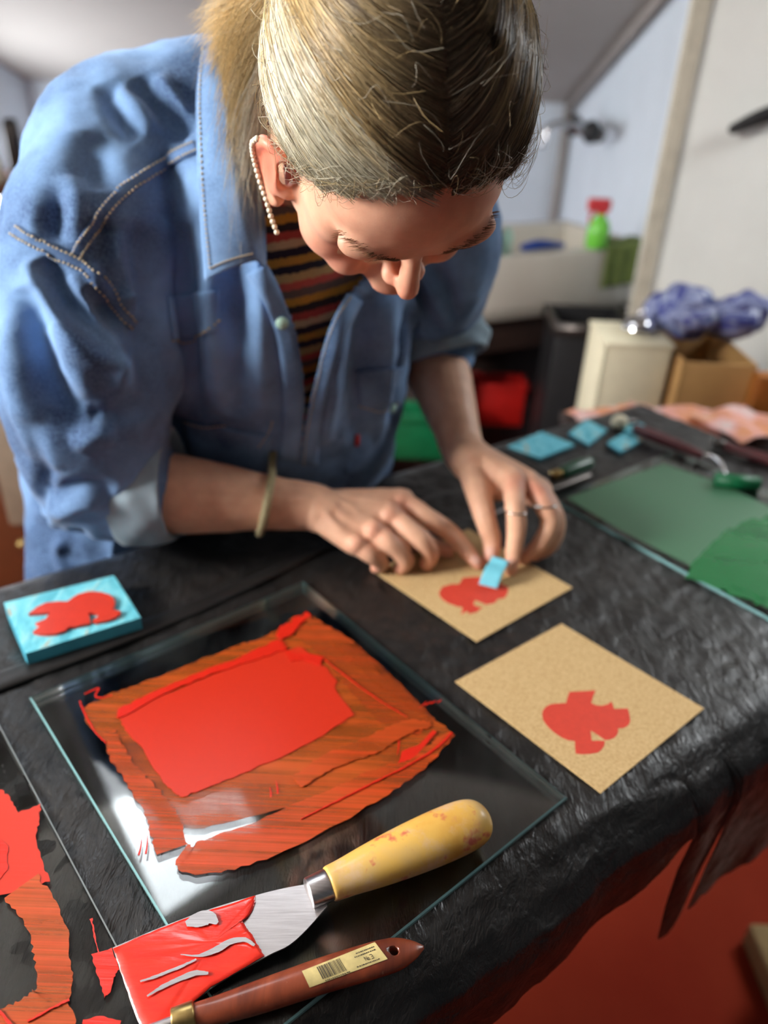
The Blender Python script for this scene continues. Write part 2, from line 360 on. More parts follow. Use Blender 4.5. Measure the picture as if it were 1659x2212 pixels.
def segdist(V, pts):
    pts = np.asarray(pts, float); best = np.full(len(V), 9e9); tt = np.zeros(len(V)); n = len(pts)-1
    for i in range(n):
        a, b = pts[i], pts[i+1]; ab = b-a; t = np.clip(((V-a)@ab)/(ab@ab), 0, 1); d = np.linalg.norm(V-(a+t[:, None]*ab), axis=1)
        m = d < best; best[m] = d[m]; tt[m] = (i+t[m])/n
    return best, tt
def folds(me, fl):
    V = getv(me); N = getn(me); D = np.zeros(len(V))
    for pts, w, h in fl:
        d, t = segdist(V, spline(pts, 12) if len(pts) > 2 else pts); D += 1.9*h*np.exp(-(d/w)**2)*(4*t*(1-t))**.5
    setv(me, V+N*D[:, None])
def nz(V, s): return A_([noise.noise(Vector(v*s)) for v in V])
def bez(a, b, c, n): t = np.linspace(0, 1, n)[:, None]; return (1-t)**2*a+2*t*(1-t)*b+t*t*c

# ------------------------------------------------------------------ room
SWX = 0.80                                              # side wall behind the sink
CE_Y, CE_Z, CSL = 4.182, 1.194+.0, -0.2916              # sloped ceiling: z = CE_Z + CSL*(y-CE_Y)
cz = lambda y: CE_Z + CSL*(y-CE_Y)
BY = 4.05; RWY = 1.98; XL, XR, YF = -1.75, 2.6, -1.6
def struct(o): o['kind'] = 'structure'; return o
def slab(name, pts, n, h, mat): return struct(Geo().prism(pts, n, h).build(name, mat, smooth=False))
slab('floor', [(XL, YF, 0), (XR, YF, 0), (XR, BY, 0), (XL, BY, 0)], (0, 0, -1), .05, 'floor')
slab('wall_back', [(XL, BY, 0), (SWX+.1, BY, 0), (SWX+.1, BY, cz(BY)), (XL, BY, cz(BY))], (0, 1, 0), .08, 'wall')
slab('wall_side', [(SWX, RWY+.12, 0), (SWX, BY, 0), (SWX, BY, cz(BY)), (SWX, RWY+.12, cz(RWY+.12))], (1, 0, 0), .08, 'wall')
wl0 = .64
slab('wall_right', [(wl0, RWY, 0), (XR, RWY, 0), (XR, RWY, cz(RWY)), (wl0, RWY, cz(RWY))], (0, 1, 0), .12, 'wall_rough')
WINS = [(-.28, .40, 1.45, 2.10, 'pane_side'), (2.55, 3.65, .50, 1.15, 'pane_fill')]      # openings in the left wall (rear one added as fill): y0, y1, z0, z1
ys_ = [YF, WINS[0][0], WINS[0][1], WINS[1][0], WINS[1][1], BY]
for i in range(5):
    a_, b_ = ys_[i], ys_[i+1]; w_ = {1: WINS[0], 3: WINS[1]}.get(i)
    for z0_, z1_ in (((0, w_[2]), (w_[3], None)) if w_ else ((0, None),)):
        slab('wall_left', [(XL, a_, z0_), (XL, b_, z0_), (XL, b_, z1_ if z1_ else cz(b_)), (XL, a_, z1_ if z1_ else cz(a_))], (-1, 0, 0), .08, 'wall')
for i, (y0, y1, z0, z1, mp) in enumerate(WINS):
    g = Geo()
    for y0_, y1_, z0_, z1_ in ((y0, y1, z0, z0+.04), (y0, y1, z1-.04, z1), (y0, y0+.04, z0, z1), (y1-.04, y1, z0, z1)): g.box((XL-.04, (y0_+y1_)/2, (z0_+z1_)/2), (.06, y1_-y0_, z1_-z0_))
    w3 = struct(g.build('window_%d' % (i+3), 'window_frame', smooth=False)); g = Geo(); g.box((XL-.03, (y0+y1)/2, (z0+z1)/2), (.008, y1-y0-.05, z1-z0-.05)); g.build('pane', mp, w3, smooth=False)
slab('trim_1', [(wl0-.028, RWY-.012, 0), (wl0+.006, RWY-.012, 0), (wl0+.006, RWY-.012, cz(RWY)), (wl0-.028, RWY-.012, cz(RWY))], (0, 1, 0), .03, 'trim')
# dark scribe strip where the slope meets the side wall, and the pipe in the corner
g = Geo(); a = A_([SWX-.03, BY-.02, cz(BY)-.02]); b = A_([SWX-.03, RWY, cz(RWY)-.02]); g.tube([a, b], .02, 8, round_=False)
struct(g.build('trim_2', 'pipe'))
g = Geo(); g.tube([(SWX-.03, BY-.05, 0.45), (SWX-.03, BY-.05, cz(BY))], .022, 10, round_=False); struct(g.build('trim_3', 'pipe'))
# ceiling with two roof windows: built as a slab grid around the openings
CN = nrm([0, -CSL, 1.0])                                # upward normal of the slope
def cpt(x, y, up=0): return A_([x, y, cz(y)]) + CN*up
def win_pts(c, e1, e2, l1, l2, up=0): 
    c = A_(c); e1 = nrm(e1); e2 = nrm(e2); return [cpt(*(c+e1*a+e2*b), up) for a, b in ((0, 0), (l1, 0), (l1, l2), (0, l2))]
WL = ((-.46, 1.0), (-.6, .8), (.8, .6), .88, .30); WR = ((1.40, 1.28), (1, 0), (0, 1), .80, .62)
def outer(): return [cpt(XL, YF), cpt(XR, YF), cpt(XR, BY), cpt(XL, BY)]
from mathutils.geometry import tessellate_polygon
h1 = win_pts(*WL); h2 = win_pts(*WR); loops = [outer(), h1[::-1], h2[::-1]]
g = Geo(); flat = [p for lp in loops for p in lp]; tri = tessellate_polygon([[Vector(p) for p in lp] for lp in loops])
n = len(flat); V = flat+[p+CN*.10 for p in flat]; F = []
for a, b, c in tri:
    up = np.cross(V[b]-V[a], V[c]-V[a])@CN > 0
    F.append((a, c, b) if up else (a, b, c)); F.append((a+n, b+n, c+n) if up else (a+n, c+n, b+n))
k = 0
for lp in loops:
    m = len(lp)
    for i in range(m): j = (i+1) % m; F.append((k+i, k+j, k+j+n, k+i+n))
    k += m
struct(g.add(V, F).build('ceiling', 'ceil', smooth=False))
for i, (wn, mp) in enumerate(((WL, 'pane_left'), (WR, 'pane_right'))):
    p0 = win_pts(*wn, up=-.004); w = Geo()
    for a in range(4):
        s_, e_ = p0[a], p0[(a+1) % 4]; d = nrm(e_-s_); w.box((s_+e_)/2+CN*.01, (np.linalg.norm(e_-s_)+.03, .03, .05), d, np.cross(CN, d), CN)
    wo = struct(w.build('window_%d' % (i+1), 'window_frame', smooth=False))
    Geo().prism(win_pts(*wn, up=.02), CN, .008).build('pane', mp, wo, smooth=False)

# ------------------------------------------------------------------ background things
def lathe(g, base, prof, seg=24, axis=(0, 0, 1)):
    base = A_(base); axis = nrm(axis); return g.tube([base+axis*z for r, z in prof], [r for r, z in prof], seg, round_=False, ref=nrm(np.cross(axis, (.3, .9, .1))))
def par(o, p): return under(o, p)
SY = 2.06; L0 = .155; SA = math.radians(28); SL = .70      # near left corner of the sink, its turn and length
SX = A_([math.cos(SA), math.sin(SA), 0]); SB = A_([-math.sin(SA), math.cos(SA), 0])
def S_pt(s, b, z=0): p = A_([L0, SY, 0])+SX*s+SB*b; p[2] = z; return p
def onrim(px, py=545, b=.02):                           # point of the sink's front plane seen at px
    r_ = ray(px, py); q = A_([L0, SY, 0])+SB*b; t_ = ((q-O)@SB)/(r_@SB); p = O+r_*t_; p[2] = z1; return p
z1 = float((O+ray(1000, 562)*(((A_([L0, SY, 0])-O)@SB)/(ray(1000, 562)@SB)))[2]); z0 = float((O+ray(1000, 705)*(((A_([L0, SY, 0])-O)@SB)/(ray(1000, 705)@SB)))[2])
rim = z1
r = empty('sink', 'long white ceramic trough sink against the back right corner', 'sink', tuple(S_pt(SL/2, .2, z0)))
g = Geo()
for s_, b_, z_, w_, d_, h_ in ((SL/2, .02, (z0+z1)/2, SL, .04, z1-z0), (SL/2, .40, (z0+z1)/2, SL, .04, z1-z0), (.02, .21, (z0+z1)/2, .04, .42, z1-z0), (SL-.02, .21, (z0+z1)/2, .04, .42, z1-z0), (SL/2, .21, z0+.02, SL, .42, .04)): g.box(S_pt(s_, b_, z_), (w_, d_, h_), SX, SB)
par(g.build('basin', 'sink', bevel=.008), r)
g = Geo(); g.box(S_pt(SL/2, .28, (z0-.11)/2), (SL-.02, .02, z0-.11), SX, SB); par(g.build('shade_panel', 'dark_wood'), r)  # added dark sheet standing in for the shade under the sink
g = Geo(); g.box(S_pt(SL/2, .23, z0-.05), (SL+.02, .40, .10), SX, SB); par(g.build('support_board', 'dark_wood', bevel=.004), r)
for s_ in (.03, SL-.05):
    for b_ in (.10, .38):
        g = Geo(); g.box(S_pt(s_, b_, (z0-.1)/2), (.06, .06, z0-.1), SX, SB); par(g.build('leg', 'dark_wood', bevel=.004), r)
g = Geo(); g.box((L0-.68, SY+.45, .30), (.9, .02, .60)); g.box((L0-.68, SY+.25, .61), (.9, .44, .02)); g.box((L0-1.12, SY+.25, .3), (.02, .42, .6))
tag(g.build('open_cupboard', 'dark_wood', smooth=False), 'dark open wooden cupboard left of the white sink, half hidden by the person', 'cupboard')
# mixer tap on the side wall
r_ = ray(1285, 285); tp = O+r_*((SWX-.06)/r_[0])
r = empty('mixer_tap', 'chrome wall mixer tap above the white sink', 'tap', tuple(tp))
g = Geo(); g.tube([tp+A_([-.02, -.15, 0]), tp+A_([-.02, .15, 0])], .028, 14); par(g.build('body', 'dark_metal'), r)
for s in (-1, 1):
    g = Geo(); g.tube([tp+A_([.06, s*.12, 0]), tp+A_([-.02, s*.12, 0])], .020, 12); par(g.build('pipe', 'chrome'), r)
    g = Geo(); g.ell(tp+A_([-.05, s*.165, .01]), (.034, .030, .04)); par(g.build('knob', 'black'), r)
g = Geo(); g.tube(spline([tp+A_([-.03, 0, -.01]), tp+A_([-.09, 0, .02]), tp+A_([-.17, 0, .01]), tp+A_([-.19, 0, -.05])], 14), .016, 12); par(g.build('spout', 'chrome'), r)
# things on the sink rim
p = onrim(1000); g = Geo(); g.box(p+A_([0, 0, .025]), (.055, .04, .05), SX, SB); tag(g.build('soap_box', 'black', bevel=.008), 'small black box on the sink rim beside the face', 'box')
p = onrim(1056); g = Geo(); lathe(g, p, [(.020, 0), (.024, .005), (.027, .045), (.024, .075), (.019, .088)])
jar = g.build('jar', 'mint'); tag(jar, 'pale mint jar on the white sink rim', 'jar')
g = Geo(); lathe(g, p+A_([0, 0, .088]), [(.020, 0), (.021, .012), (.006, .014)]); g.build('lid', 'mint', jar)
p = onrim(1092); g = Geo(); lathe(g, p, [(.015, 0), (.017, .05), (.010, .06), (.010, .07)]); tag(g.build('small_bottle', 'mint'), 'small pale bottle beside the mint jar on the sink rim', 'bottle')
p = onrim(1165); g = Geo(); g.chain([p-SX*.055+A_([0, 0, .016]), p+A_([0, 0, .020]), p+SX*.075+A_([0, 0, .015])], [.014, .020, .012], 12, ratio=.7, ref=SB); tag(g.build('blue_brush', 'blue'), 'flat blue plastic scrubbing brush lying on the sink rim', 'brush')
p = onrim(1285)
r = empty('spray_bottle', 'green spray bottle with a red trigger head on the sink', 'spray bottle', tuple(p))
g = Geo(); lathe(g, p, [(.026, 0), (.032, .006), (.032, .05), (.027, .07), (.014, .085), (.012, .095)]); par(g.build('body', 'spray_green'), r)
g = Geo(); g.box(p+A_([-.01, 0, .116]), (.064, .026, .034)); g.box(p+A_([0, 0, .098]), (.028, .028, .014)); par(g.build('spray_head', 'red_plastic', bevel=.006), r)
g = Geo(); g.tube(spline([p+A_([-.02, 0, .10]), p+A_([-.03, 0, .085]), p+A_([-.028, 0, .068])], 6), .005, 8); par(g.build('trigger', 'red_plastic'), r)
# green cloth over the right end
s0 = float((onrim(1292, 560)-S_pt(0, 0))@SX); G_ = []
for j in range(14):
    q = j/13*.28; row = []
    for i in range(20):
        s_ = s0+(SL-s0)*i/19
        if q < .09: row.append(S_pt(s_, .08-q+.002*math.sin(i), rim+.010+.004*math.sin(i*.9)))
        else: row.append(S_pt(s_, -.010-.004*math.sin(i*1.3), rim+.006-(q-.09)*.62+.012*(i/19)))
    G_.append(row)
tag(Geo().grid(G_).build('cloth', 'cloth_green', solid=.006, sub=1), 'olive green cloth folded over the right end of the sink', 'cloth')
zb_ = float(aty(1240, 700, 1.97)[2]); g = Geo()  # bin added to darken the bright gap between sink and boxes
for q, s in (((0, -.085, 0), (.19, .008, zb_)), ((0, .085, 0), (.19, .008, zb_)), ((-.091, 0, 0), (.008, .17, zb_)), ((.091, 0, 0), (.008, .17, zb_))): g.box(A_([.525, 2.06, zb_/2])+A_(q), s)
g.box((.525, 2.06, .006), (.19, .17, .012)); bn = tag(g.build('added_dark_bin', 'black', bevel=.004), 'tall dark bin added to darken the gap in front of the sink at the wall corner', 'bin')
g = Geo()
for s in (-1, 1): g.box((.525, 2.06+s*.090, zb_-.015), (.21, .012, .03)); g.box((.525+s*.099, 2.06, zb_-.015), (.012, .19, .03))
g.build('rim', 'dark_metal', bn)
# hook on the rough wall
a = aty(1585, 278, RWY-.03); b = aty(1690, 235, RWY-.05)
g = Geo(); g.chain([a, (a+b)/2+A_([0, 0, .002]), b], [.012, .016, .017], 12); hk = tag(g.build('black_handle', 'black'), 'black handle hooked on the rough white wall at the right edge', 'handle')
m_ = (a+b)/2; g = Geo(); g.tube([m_+A_([.05, 0, 0]), A_([m_[0]+.05, RWY+.004, m_[2]])], .006, 8); g.build('wall_peg', 'dark_metal', hk)
# low bench at the right with boxes
BZ = .62
bp = aty(1300, 880, 1.72)
r = empty('side_bench', 'dark low bench under the boxes against the rough white wall', 'bench', (1.0, 1.62, 0))
g = Geo(); g.box((1.05, 1.66, BZ-.02), (1.1, .50, .04)); par(g.build('bench_top', 'dark_wood', bevel=.004), r)
for x in (.53, 1.57):
    for y in (1.44, 1.88): g = Geo(); g.box((x, y, BZ/2-.02), (.05, .05, BZ-.04)); par(g.build('leg', 'dark_wood'), r)
def carton(name, px0, px1, pyt, y, d, mat, label, cat, zb=BZ, yaw=0, flap=None):
    a, b = aty(px0, pyt, y), aty(px1, pyt, y); w = b[0]-a[0]; h = max(a[2], b[2])-zb
    g = Geo(); c = A_([(a[0]+b[0])/2, y+d/2, zb]); 
    for q, s in (((0, -d/2+.003, h/2), (w, .006, h)), ((0, d/2-.003, h/2), (w, .006, h)), ((-w/2+.003, 0, h/2), (.006, d, h)), ((w/2-.003, 0, h/2), (.006, d, h)), ((0, 0, .003), (w, d, .006))): g.box(c+A_(q), s)
    o = tag(g.build(name, mat, bevel=.002), label, cat); return o, c, w, h
o, c, w, h = carton('cream_box', 1308, 1455, 755, 1.50, .15, 'cream', 'cream cardboard box at the left end of the bench', 'box')
g = Geo(); g.box(c+A_([0, 0, h+.004]), (w+.006, .156, .008)); g.build('lid', 'cream', o, bevel=.002)
p = aty(1375, 752, 1.56); g = Geo(); lathe(g, (p[0], 1.575, c[2]+h+.009), [(.02, 0), (.034, .006), (.034, .012), (.022, .03), (.006, .036)])
kt = tag(g.build('tin_lid', 'chrome'), 'shiny domed metal lid lying on the cream box', 'lid'); g = Geo(); g.ell((p[0], 1.575, c[2]+h+.05), (.009, .009, .009)); g.build('knob', 'chrome', kt)
o, c, w, h = carton('cardboard_box', 1478, 1640, 790, 1.46, .24, 'cardboard', 'brown cardboard box stuffed with blue film beside the cream box', 'box')
g = Geo(); rr = random.Random(3)
for i in range(9): g.ell(c+A_([rr.uniform(-w/2, w/2)*.95, rr.uniform(-.07, .07), h+.02+rr.uniform(0, .07)]), (rr.uniform(.04, .06), .05, rr.uniform(.025, .045)), nu=10, nv=7)
me = remesh(g, .008, 2); Vv = getv(me); me_n = getn(me); setv(me, Vv + me_n*(nz(Vv, 28)*.012)[:, None]); me.shade_flat()
tag(link('plastic_wrap', me, 'film', smooth=False), 'crumpled blue and white plastic film bulging out of the brown box', 'packaging')
# orange wooden panel standing at the right edge
a = aty(1625, 800, 1.40); b = aty(1760, 800, 1.40)
g = Geo(); g.box(((a[0]+b[0])/2, 1.385, a[2]/2), (b[0]-a[0], .036, a[2])); tag(g.build('wooden_board', 'orange_wood', bevel=.006), 'orange wooden board standing on the floor at the right edge', 'board')
# red crate and green crate under the table's far side
def crate(px, py, zf, w, d, h, mat, name, label):
    p = atz(px, py, zf); g = Geo(); t_ = .008
    for q, s in (((0, -d/2, h/2), (w, t_, h)), ((0, d/2, h/2), (w, t_, h)), ((-w/2, 0, h/2), (t_, d, h)), ((w/2, 0, h/2), (t_, d, h)), ((0, 0, t_/2), (w, d, t_))): g.box(p+A_(q), s)
    o = tag(g.build(name, mat, bevel=.003), label, 'crate'); g = Geo()
    for s in (-1, 1): g.box(p+A_([0, s*(d/2+.004), h-.012]), (w+.02, .012, .02))
    for s in (-1, 1): g.box(p+A_([s*(w/2+.004), 0, h-.012]), (.012, d+.02, .02))
    g.build('rim', mat, o, bevel=.003); return o
g = Geo(); g.box((.29, 1.62, .36), (.42, .40, .03)); 
lb = tag(g.build('low_shelf', 'dark_wood', bevel=.003), 'dark low shelf behind the table carrying the red and green crates', 'shelf')
for x in (.12, .46):
    for y in (1.46, 1.78): g = Geo(); g.box((x, y, .1725), (.04, .04, .345)); g.build('leg', 'dark_wood', lb)
crate(1068, 905, .377, .16, .10, .14, 'red_box', 'red_crate', 'small red plastic crate in the shadow below the sink')
crate(900, 975, .377, .17, .10, .14, 'green_box', 'green_crate', 'green plastic crate seen between the denim shirt and the left forearm')
p = atz(1190, 870, .377); g = Geo(); g.chain([p+A_([-.06, 0, .03]), p+A_([0, .01, .045]), p+A_([.06, 0, .03])], [.025, .04, .024], 12, ratio=.8); me = remesh(g, .006, 2); Vv = getv(me); setv(me, Vv+getn(me)*(nz(Vv, 30)*.008)[:, None])
tag(link('rag', me, 'dark_metal'), 'dark grey rag heaped beside the red crate', 'cloth')
# left: wooden cupboard with a panel and a knob, clutter on top
kx = aty(44, 1180, 1.30); r = empty('wooden_cupboard', 'brown wooden cupboard with beige panel and round knob behind the denim shirt', 'cupboard', (kx[0]-.25, 1.55, 0))
tz_ = aty(0, 830, 1.30)[2]
g = Geo(); g.box((kx[0]-.20, 1.55, tz_/2), (.62, .48, tz_)); par(g.build('body', 'cab_wood', bevel=.005), r)
a = aty(22, 905, 1.29); b = aty(60, 1140, 1.29); g = Geo(); g.box(((a[0]+b[0])/2-.01, 1.303, (a[2]+b[2])/2), (.075, .012, a[2]-b[2])); par(g.build('door_panel', 'beige_panel', bevel=.003), r)
g = Geo(); k_ = aty(44, 1180, 1.27); g.ell((k_[0], 1.278, k_[2]), (.011, .012, .011)); g.tube([(k_[0], 1.283, k_[2]), (k_[0], 1.312, k_[2])], .005, 8); par(g.build('knob', 'brass'), r)
# clutter on a far shelf at the left
fz = aty(0, 400, 2.6)[2]
r = empty('far_shelf', 'wooden shelf unit full of clutter at the far left', 'shelf', (-1.3, 2.75, 0))
g = Geo(); g.box((-1.31, 2.75, fz-.015), (.82, .36, .03)); par(g.build('board', 'cab_wood'), r)
for x in (-1.70, -.92): g = Geo(); g.box((x, 2.75, (fz-.03)/2), (.04, .34, fz-.03)); par(g.build('side', 'cab_wood'), r)
def can(px, w, h, mat, label, name, cat):
    p = aty(px, 390, 2.68); yy = 2.70 if name != 'cream_pot' else 2.62; g = Geo(); b_ = (p[0], yy, fz); lathe(g, b_, [(w*.9, 0), (w, .005), (w, h-.01), (w*.94, h)])
    o = tag(g.build(name, mat), label, cat); g = Geo(); lathe(g, (p[0], yy, fz+h), [(w*.8, 0), (w*.8, .012), (w*.2, .016)]); g.build('lid', 'black', o)
can(-50, .055, .20, 'cardboard', 'tan tub at the far left on the cluttered shelf', 'tub', 'tub')
can(38, .024, .17, 'dark_metal', 'dark grey pot on the far shelf left of the shoulder', 'pot', 'pot')
can(74, .023, .13, 'blue', 'blue pot on the far shelf beside the denim shoulder', 'blue_pot', 'pot')
can(110, .023, .15, 'maroon', 'maroon pot on the far shelf, nearest the denim shoulder', 'maroon_pot', 'pot')
can(6, .03, .07, 'cream', 'short cream pot in the front row of the far shelf', 'cream_pot', 'pot')
# pale things at the lower right on the floor
p = atz(1700, 2195, 0.0)
g = Geo(); g.chain([p+A_([.0, .0, .10]), p+A_([.08, .03, .12]), p+A_([.16, .0, .10])], [.05, .07, .05], 12); me = remesh(g, .008, 2); Vv = getv(me); setv(me, Vv+getn(me)*(nz(Vv, 22)*.012)[:, None])
bag = link('cloth_bundle', me, 'white_cloth'); tag(bag, 'pale cloth bundle on the tan box at the lower right corner', 'cloth')
g = Geo(); g.box(p+A_([.09, .02, .028]), (.24, .22, .055)); tag(g.build('floor_box', 'tan', bevel=.006), 'tan box on the red floor under the pale bundle', 'box')
# ------------------------------------------------------------------ table and black plastic sheet
C0 = tab(1193, 1787); C1 = tab(1377, 1667)
E = nrm(C1-C0); NV = A_([-E[1], E[0], 0])               # E along the near edge, NV away from the camera
if NV[1] < 0: NV = -NV
def uv(P): d = np.asarray(P)-C0; return d@E, d@NV
def uvp(u, v, z=TZ): p = C0+E*u+NV*v; p[2] = z; return p
DEPTH = float(np.mean([uv(tab(*q))[1] for q in ((200, 1225), (380, 1170))]))
UR = 1.02*float(uv(tab(1659, 1000))[0]); UL = -.95
UR = float(uv(tab(1400, 893))[0])+.02
r = empty('work_table', 'narrow wooden work table hidden under the black plastic sheet', 'table', tuple(uvp((UL+UR)/2, DEPTH/2, 0)))
g = Geo(); g.box(uvp((UL+UR)/2, DEPTH/2, TZ-.022), (UR-UL-.02, DEPTH-.02, .028), E, NV); under(g.build('table_top', 'table_wood', bevel=.004), r)
for u, v in ((UL+.08, .06), (UL+.08, DEPTH-.06), (-.12, .10), (UR-.08, DEPTH-.06)):
    g = Geo(); g.box(uvp(u, v, (TZ-.036)/2), (.045, .045, TZ-.036), E, NV); under(g.build('leg', 'table_wood', bevel=.004), r)
g = Geo()
for v in (.05, DEPTH-.05): g.box(uvp((UL+UR)/2, v, TZ-.07), (UR-UL-.2, .02, .07), E, NV)
under(g.build('apron', 'table_wood'), r)
# calm zones: under glass and cards the sheet lies flat
ridge = [uv(tab(*q)) for q in ((-140, 1525), (0, 1468), (200, 1398), (420, 1315), (640, 1215), (720, 1165))]
def fbm(x, y, z=0, o=4):
    s = 0; a = 1
    for k in range(o): s += a*noise.noise(Vector((x, y, z))); x *= 2.1; y *= 2.1; a *= .5
    return s
def wrinkle(u, v):
    s = abs(fbm(u*9+v*4, v*16-u*3, 1, 3)); c = abs(fbm(u*26-v*8, v*22+u*12, 5, 3)); k = abs(noise.noise(Vector((u*60+v*30, v*12, 3))))
    return .0030*(.5-s) + .0018*(.45-c) + .0011*(.4-k)
flat = []                                                # (polygon in u,v, damping)
GL = [uv(tab(*q, .004)) for q in ((655, 1257), (1225, 1725))]
g1, g2 = [tab(*q, .003) for q in ((655, 1257), (1225, 1725))]
gdir = nrm(g2-g1); gprp = A_([-gdir[1], gdir[0], 0]); gprp = -gprp if gprp[1] > 0 else gprp
LEN = float(np.linalg.norm(g2-g1)); WID = float(abs((tab(45, 1480)-g1)@gprp))
g3 = g2+gprp*WID; g4 = g1+gprp*WID
NU, NVN = 380, 200
us = np.linspace(UL, UR, NU); VH = DEPTH+.012
prof = [(.0, .0), (.012, .0025), (.030, .013), (.042, .026), (.046, .045), (.043, .075), (.040, .11), (.038, .15), (.037, .20), (.036, .25), (.036, .32)]
ps = np.concatenate([[0], np.cumsum(np.hypot(*np.diff(A_(prof), axis=0).T))])
def hang(s): return np.interp(s, ps, [p[0] for p in prof]), np.interp(s, ps, [p[1] for p in prof])
V = []; rows = []
ss = list(-np.linspace(1, 0, 46)[:-1]) + list(np.linspace(0, 1, 170)) + list(1+np.linspace(0, 1, 26)[1:])
for i, u in enumerate(us):
    hem = .118+.016*fbm(u*7, 0, 2, 3)+.006*fbm(u*45, 3, 1, 2)
    hem += -.05*math.exp(-((u-.118)/.016)**2) + .13*min(1, max(0, (u-.125)/.012)) - .15*math.exp(-((u-.178)/.006)**2)
    for s in ss:
        if s < 0:
            q = -s*hem; o_, d_ = hang(q); rip = .008*fbm(u*9, q*5, 7, 3)*min(1, q/.09) + .0015*abs(fbm(u*34+q*12, q*26, 9, 3))*min(1, q/.05)
            p = uvp(u, -o_-rip, TZ-d_ + .0025*fbm(u*10-q*30, q*22, 4, 3)*min(1, q/.02)); p[2] += wrinkle(u, 0)*max(0, 1-q/.02)
        elif s <= 1:
            v = s*DEPTH; p = uvp(u, v, TZ); h = wrinkle(u, v)
            gp = (p-g1); a, b = gp@gdir, gp@gprp
            fl = 1-.75*float(-.01 < a < LEN+.0 and -.0 < b < WID)
            h *= fl
            p[2] += h
        else:
            q = (s-1)*.16; o_, d_ = hang(q); p = uvp(u, DEPTH+o_+.008*fbm(u*14, q*3, 17, 3)*min(1, q/.08), TZ-d_); p[2] += wrinkle(u, DEPTH)*max(0, 1-q/.02)
        V.append(p)
V = A_(V); uvs = np.stack([(V-C0)@E, (V-C0)@NV], 1)
ns = len(ss); F = [(i*ns+j, (i+1)*ns+j, (i+1)*ns+j+1, i*ns+j+1) for i in range(NU-1) for j in range(ns-1)]
sheet = Geo().add(V, F).build('plastic_sheet', 'plastic'); tag(sheet, 'crumpled black plastic sheet covering the work table with a torn hem', 'plastic sheet')
BVS = BVHTree.FromPolygons([tuple(v) for v in V], F)
def top(x, y):
    h = BVS.ray_cast(Vector((x, y, 2 if False else TZ+.08)), Vector((0, 0, -1))); return h[0].z if h[0] else TZ
bandp = spline([tuple(tab(*q, .0035))+(r_,) for q, r_ in zip(((-1500, 2060), (-600, 1720), (-160, 1536), (0, 1472), (200, 1398), (420, 1312), (640, 1212), (740, 1160)), (.0125, .0125, .0125, .0125, .0122, .0100, .0075, .0050))], 90)
bt = nrm(bandp[-1, :3]-bandp[0, :3]); Geo().tube(bandp[:, :3], bandp[:, 3], 20, ref=nrm(np.cross((0, 0, 1), bt)), ratio=.32).build('folded_band', 'plastic_band', sheet)
# ------------------------------------------------------------------ glass plates
def plate(name, P, th, z, label, edge='glass_edge', gmat='glass'):
    P = [A_([p[0], p[1], z]) for p in P]; g = Geo().prism(P, (0, 0, 1), th); me = g.mesh(name)
    bm = bmesh.new(); bm.from_mesh(me); bmesh.ops.bevel(bm, geom=[e for e in bm.edges if all(abs(v.co.z-z-th) < 1e-5 for v in e.verts)], offset=.0011, segments=1, affect='EDGES'); bm.to_mesh(me); bm.free(); o = bpy.data.objects.new(name, me); COL.objects.link(o)
    me.materials.append(MAT[gmat]); me.materials.append(MAT[edge]); me.update()
    for f in me.polygons: f.material_index = 1 if abs(f.normal.z) < .9 else 0
    return tag(o, label, 'glass plate')
GZ = TZ+.0016; GT = .0034; GTOP = GZ+GT
big = plate('glass_plate', [g1, g4, g3, g2], GT, GZ, 'clear glass plate in the middle carrying the big patch of rolled red ink')
def ontop(px, py, h=0): return atz(px, py, GTOP+h)
l0, l1 = tab(0, 1568, .003), tab(300, 2132, .003); ld = nrm(l1-l0); lp = A_([ld[1], -ld[0], 0]); lp = lp if lp[0] < 0 else -lp
LP = [l0-ld*.06, l0+ld*.36, l0+ld*.36+lp*.24, l0-ld*.06+lp*.24]
left = plate('glass_plate', LP[::-1] if np.cross(LP[1]-LP[0], LP[2]-LP[1])[2] < 0 else LP, GT, GZ, 'glass plate cut by the left frame edge with brushed red ink', 'glass_edge_lit')
q0, q1 = tab(1190, 1080, .003), tab(1659, 1338, .003); gd = nrm(q1-q0); gp_ = A_([-gd[1], gd[0], 0]); gp_ = gp_ if gp_[1] > 0 else -gp_
gw = float((tab(1440, 972)-q0)@gp_)
QP = [q0, q0+gd*.40, q0+gd*.40+gp_*gw, q0+gp_*gw]
green = plate('glass_plate', QP, GT, GZ, 'glass plate at the right edge covered with rolled green ink', gmat='glass_green')
def outline(pts, h, jit=0, sub=1, seed=1):
    """pixel outline -> densified outline lying at height h above the table"""
    r_ = random.Random(seed); out = []
    for (x0, y0), (x1, y1) in zip(pts, pts[1:]+pts[:1]):
        for k in range(sub):
            t = k/sub; n_ = (0 if k == 0 else r_.uniform(-jit, jit)); L = math.hypot(x1-x0, y1-y0)+1e-6
            out.append(atz(x0+(x1-x0)*t-(y1-y0)/L*n_, y0+(y1-y0)*t+(x1-x0)/L*n_, h))
    return out
def film(name, pts, h, th, mat, parent, jit=0, sub=1, seed=1):
    return Geo().prism(outline(pts, h, jit, sub, seed), (0, 0, 1), th).build(name, mat, parent, smooth=False)
